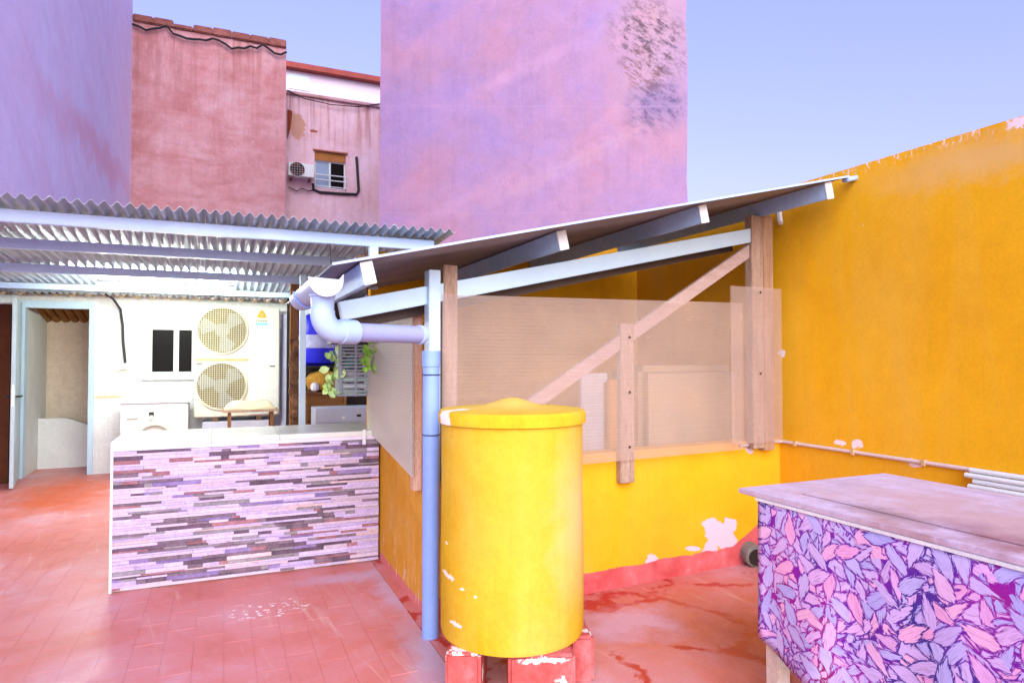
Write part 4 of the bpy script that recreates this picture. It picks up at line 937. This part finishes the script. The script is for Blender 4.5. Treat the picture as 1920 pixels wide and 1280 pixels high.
for k in range(6):
    L_ = bounds[k + 1] - bounds[k]
    m = corr(bounds[k] - (.0 if k == 0 else .02), bounds[k+1], 5.43 - .30, 9.6, lambda v, k=k: zfit(v) + (k % 2) * .0035, .076, AMP, .0015, 10)
    m.build('roof_sheet', ZINC, CN, smooth=True)
# posts
q = hv(568, 560, 7.0)
MB(UV).box(q.x - .03, q.x + .03, 6.97, 7.03, 0, zfit(7.0) - .085).build('post', WHITEMETAL, CN, bevel=.004)
q = hv(700, 470, 5.43); MB(UV).box(q.x - .035, q.x + .035, 5.40, 5.46, q.z - .32, bz[0][1] - .043).build('post', WHITEMETAL, CN)
q = hv(688, 470, 5.48); MB(UV).beam((q.x - .05, 5.62, q.z - .25), (q.x + .0, 5.62, q.z - .02), .05, .07).build('strut', WOOD, CN)
# wooden post with bark-like offcuts
q = hv(552, 600, 7.6); PST = empty('wooden_post', at(UV, q.x, 7.6), 'brown wooden post with splintered lower half behind the counter', 'post')
MB(UV).box(q.x - .045, q.x + .045, 7.56, 7.64, 0, 2.36).build('shaft', BROWNWOOD, PST, bevel=.008)
for k in range(26):
    zz = .75 + .036 * k + random.uniform(-.01, .01); wv_ = random.uniform(.03, .07)
    MB(UV).box(q.x - .06 + random.uniform(0, .05), q.x - .055 + random.uniform(.06, .11), 7.535 - random.uniform(0, .02), 7.559, zz, zz + wv_).build('splinter', BARK, PST, bevel=.004)
# fluorescent batten
l0, l1 = hv(181, 538, 8.05), hv(440, 540, 8.05); lz = (l0.z + l1.z) / 2
LP = empty('strip_light', at(UV, (l0.x + l1.x) / 2, 8.05, lz), 'lit white fluorescent batten hanging under the corrugated canopy', 'lamp')
MB(UV).box(l0.x, l1.x, 8.02, 8.11, lz + .022, lz + .055).build('housing', WHITE, LP)
em = bpy.data.materials.new('lit_diffuser'); em.use_nodes = True; et = em.node_tree; et.nodes.clear()
eo = et.nodes.new('ShaderNodeOutputMaterial'); ee = et.nodes.new('ShaderNodeEmission'); ee.inputs[0].default_value = (.94, 1.0, .88, 1); ee.inputs[1].default_value = 70; et.links.new(ee.outputs[0], eo.inputs[0])
MB(UV).tube([(l0.x - .002, 8.065, lz - .02), (l0.x + .03, 8.065, lz - .018), (l1.x - .03, 8.065, lz - .018), (l1.x + .002, 8.065, lz - .02)], [.02, .038, .038, .02], 16).build('diffuser', em, LP, smooth=True)
for uu in (l0.x + .2, l1.x - .2): MB(UV).tube([(uu, 8.065, lz + .055), (uu, 8.065, zfit(8.065) - AMP)], .004, 5).build('hanger', BLACK, LP)

# ------------------------------------------------------------------ store corner right of the post
VS_ = 8.6
s0 = hv(572, 735, VS_); s1 = hv(760, 735, VS_)
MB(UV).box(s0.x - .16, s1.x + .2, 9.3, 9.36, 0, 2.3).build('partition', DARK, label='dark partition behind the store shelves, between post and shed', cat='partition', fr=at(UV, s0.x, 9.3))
ST = empty('store_cabinet', at(UV, s0.x, VS_), 'brown wooden store cabinet behind the counter, under the sack', 'cabinet')
zc_ = s0.z; ue = hv(645, 760, VS_).x
MB(UV).box(s0.x, s0.x + .03, VS_, VS_ + .5, 0, zc_ - .031).box(ue, ue + .03, VS_, VS_ + .5, 0, zc_ - .031).box(s0.x + .031, ue - .001, VS_ + .04, VS_ + .06, 0, zc_ - .031).build('body', WOODDARK, ST)
MB(UV).box(s0.x - .02, ue + .05, VS_ - .02, VS_ + .52, zc_ - .03, zc_).build('top', M('dark_brown_top', (.12, .04, .015), None, 3), ST)
zsh = hv(600, 686, VS_).z
MB(UV).box(s0.x - .02, ue + .05, VS_ + .1, VS_ + .52, zsh - .025, zsh).build('shelf', DARK, ST)
for uu in (s0.x - .02, ue + .03): MB(UV).box(uu, uu + .02, VS_ + .48, VS_ + .52, zc_ + .001, 2.0).build('upright', DARK, ST)
# sack
q = hv(606, 730, VS_); sk = MB(UV); h = zsh - zc_ - .045
sk.lathe([(.10, zc_ + .002), (.19, zc_ + .02), (.23, zc_ + h * .35), (.22, zc_ + h * .6), (.15, zc_ + h * .85), (.05, zc_ + h)], 20, (q.x + .03, VS_ + .24, 0), .05)
sk.build('sack', M('golden_sack', (.48, .26, .03), (.34, .16, .02), 7, .8, 0, .5, 40, grain=.25), label='golden-brown sack on the brown cabinet below the blue barrel', cat='sack', fr=at(UV, q.x, VS_ + .24, zc_), smooth=True)
q = hv(591, 723, VS_ - .01); MB(UV).lathe([(.02, 0), (.045, .02), (.055, .06), (.045, .1), (.02, .115)], 16, (q.x, VS_ + .03, zc_ + .001)).build('jar', M('pale_jar', (.70, .70, .80), None, 5, .4), label='small pale jar in front of the golden sack', cat='jar', fr=at(UV, q.x, VS_ + .03, zc_), smooth=True)
# blue barrel
q = hv(592, 650, VS_ + .3); rbq = .26; zt2_ = hv(592, 597, VS_ + .3).z
BR = empty('blue_barrel', at(UV, q.x, VS_ + .38, zsh), 'bright blue plastic barrel with a grey label band on the shelf', 'barrel')
BLUE = M('blue_plastic', (.01, .01, .62), (.015, .02, .55), 3, .35, 0, .03)
hb = zt2_ - zsh + .08
MB(UV).lathe([(rbq * .75, zsh + .001), (rbq * .95, zsh + .04), (rbq, zsh + .10), (rbq, zsh + hb * .45), (rbq * .97, zsh + hb * .5), (rbq, zsh + hb * .55), (rbq * .98, zsh + hb * .85), (rbq * .7, zsh + hb)], 32, (q.x, VS_ + .38, 0)).build('body', BLUE, BR, smooth=True)
bz0, bz1 = hv(592, 652, VS_ + .1).z, hv(592, 627, VS_ + .1).z
MB(UV).lathe([(rbq + .001, bz0), (rbq + .006, bz0), (rbq + .006, bz1), (rbq + .001, bz1)], 32, (q.x, VS_ + .38, 0)).build('band', M('grey_band', (.46, .48, .70), (.30, .32, .55), 14, .6), BR, smooth=True)
# silver appliance with slotted panel
VD = 8.05
m0, m1 = hv(592, 766, VD), hv(692, 800, VD)
DW = empty('dishwasher', at(UV, m0.x, VD), 'silver appliance with a small black display behind the right end of the counter', 'dishwasher')
SILV = M('silver_enamel', (.56, .62, .76), (.48, .55, .70), 3, .35, .3, .04)
MB(UV).box(m0.x, m1.x + .05, VD + .021, VD + .45, .02, m0.z - .002).build('body', SILV, DW, bevel=.006)
MB(UV).box(m0.x, m1.x + .05, VD, VD + .02, m0.z - .17, m0.z).build('control_panel', SILV, DW, bevel=.004)
MB(UV).box(m0.x, m1.x + .05, VD + .005, VD + .02, .06, m0.z - .175).build('door', SILV, DW, bevel=.004)
q = hv(673, 779, VD); MB(UV).box(q.x - .025, q.x + .025, VD - .004, VD - .0005, q.z - .012, q.z + .018).build('display', BLACK, DW)
q = hv(645, 783, VD); MB(at(UV, q.x, VD - .0005, q.z) @ Matrix.Rotation(R(90), 4, 'X')).lathe([(.02, 0), (.018, .014)], 14).build('knob', WHITE, DW)
# hanging crate with bottles
VC = 5.06
k0, k1 = hv(636, 645, VC), hv(697, 742, VC)
CR = empty('plastic_crate', at(UV, k0.x, VC, k1.z), 'grey slatted plastic crate hung upright beside the shed under the pipe', 'crate')
GCR = M('grey_crate', (.22, .25, .29), (.28, .31, .36), 5, .5)
for uu in (k0.x, k1.x - .022): MB(UV).box(uu, uu + .022, VC, VC + .2, k1.z, k0.z).build('side', GCR, CR, bevel=.003)
ns = 15
for k in range(ns):
    zz = k1.z + (k0.z - k1.z) * (k + .2) / ns; MB(UV).box(k0.x + .0225, k1.x - .0225, VC, VC + .012, zz, zz + .014).build('slat', GCR, CR)
MB(UV).box(k0.x + .0225, k1.x - .0225, VC + .0125, VC + .2, k1.z, k1.z + .012).build('base', GCR, CR)
um = (k0.x + k1.x) / 2; MB(UV).box(um - .008, um + .008, VC - .006, VC - .0005, k1.z, k0.z).build('rib', GCR, CR)
MB(UV).box(k0.x - .06, k1.x + .02, VC - .01, VC + .21, k0.z + .001, k0.z + .02).build('hanging_shelf', BLACK, label='thin black board under the grey pipe from which the crate hangs', cat='shelf', fr=at(UV, k0.x, VC, k0.z))
for uu in (k0.x - .02, k1.x + .01): MB(UV).tube([(uu, VC + .1, k0.z + .021), (uu, VC + .36, bz[0][1] - .04)], .004, 5).build('hanging_wire', BLACK, label=('left' if uu < um else 'right') + ' thin black wire holding up the board above the crate', cat='wire', fr=at(UV, uu, VC, k0.z))
for k in range(4):
    zz = k1.z + .034 + k * .045; MB(UV).tube([(k0.x + .03, VC + .036, zz), (k0.x + .05, VC + .036, zz), (k1.x - .10, VC + .036, zz), (k1.x - .06, VC + .036, zz), (k1.x - .03, VC + .036, zz)], [.012, .019, .019, .010, .010], 10).build('bottle', M('pale_bottle_%d' % k, (.80, .84, .84), ((.30, .74, .42), (.80, .84, .84), (.34, .74, .44), (.78, .66, .74))[k], 9, .3), label=('lowest', 'second lowest', 'third', 'topmost')[k] + ' pale bottle lying at the bottom of the grey crate', cat='bottle', group='bottles in the crate', fr=at(UV, k0.x, VC + .036, zz), smooth=True)
MB(UV).tube([(um + .02, VC + .046, k1.z + .33), (um + .07, VC + .046, k1.z + .29), (k1.x - .035, VC + .046, k1.z + .23)], [.02, .032, .024], 10).build('rag', M('pink_rag', (.80, .24, .34), (.76, .5, .55), 12, .8), label='bundled pink rag in the middle of the grey crate', cat='rag', fr=at(UV, um, VC + .05, k1.z), smooth=True)
MB(UV).tube([(k0.x + .04, VC + .08, k1.z + .22), (um, VC + .08, k1.z + .27), (k1.x - .04, VC + .08, k1.z + .33)], [.03, .05, .04], 10).build('cloth', M('green_cloth', (.06, .26, .20), (.1, .34, .26), 9, .8), label='dark green cloth stuffed in the crate behind the pink rag', cat='cloth', fr=at(UV, um, VC + .08, k1.z), smooth=True)
# trailing plants either side of the crate
LEAF = M('fresh_leaf', (.30, .62, .06), (.44, .74, .16), 6, .5, 0, .1)
LEAF2 = M('pale_leaf', (.52, .78, .20), (.64, .84, .44), 6, .5, 0, .1)
def plant(name, px, py0, py1, v, n, mat_, label, spread):
    a, b = hv(px, py0, v), hv(px, py1, v)
    pt = empty(name, at(UV, a.x, v, b.z), label, 'plant')
    stem = [Vector((a.x + .015 * math.sin(t * 7), v + .01 * math.cos(t * 5), a.z + (b.z - a.z) * t)) for t in [k / 10 for k in range(11)]]
    MB(UV).tube(stem, .005, 6).build('stem', M(name + '_stem', (.16, .28, .06), None, 5), pt)
    for k in range(n):
        t = random.random(); s_ = stem[min(10, int(t * 10))]
        ang = random.uniform(0, 6.28); el = random.uniform(-.7, .5); L_ = random.uniform(.05, .085); wd = L_ * random.uniform(.35, .5)
        d = Vector((math.cos(ang) * math.cos(el), math.sin(ang) * math.cos(el) * .6 - .25, math.sin(el))).normalized(); sd_ = d.cross(Vector((.2, -.9, .3))).normalized(); nn_ = d.cross(sd_).normalized()
        o_ = s_ + d * spread * random.uniform(.1, 1)
        P = [o_, o_ + d*L_*.3 + sd_*wd*.8, o_ + d*L_*.65 + sd_*wd*.9 - nn_*.006, o_ + d*L_ - nn_*.015, o_ + d*L_*.65 - sd_*wd*.9 - nn_*.006, o_ + d*L_*.3 - sd_*wd*.8, o_ + d*L_*.5 + nn_*.010]
        MB(UV).add(P, [(0,1,6),(1,2,6),(2,3,6),(3,4,6),(4,5,6),(5,0,6)]).build('leaf', mat_, pt, smooth=True)
plant('trailing_plant', 627, 655, 735, VC + .05, 34, LEAF2, 'pale green leafy plant trailing down the left of the grey crate', .05)
plant('trailing_plant', 700, 646, 702, 4.84, 40, LEAF, 'bright green leafy plant trailing on the right of the grey crate', .05)
# plywood seen above the side sheet
q0, q1 = hu(715, 556, ULW + .02), hu(779, 640, ULW + .02)
MB(UV).box(ULW + .02, ULW + .035, min(q0.y, q1.y), max(q0.y, q1.y), 1.35, 1.93).build('plywood_board', M('plywood', (.42, .32, .18), (.34, .30, .14), 4, .7, 0, .1, 40, stretch=(1, 1, 6)), LT)
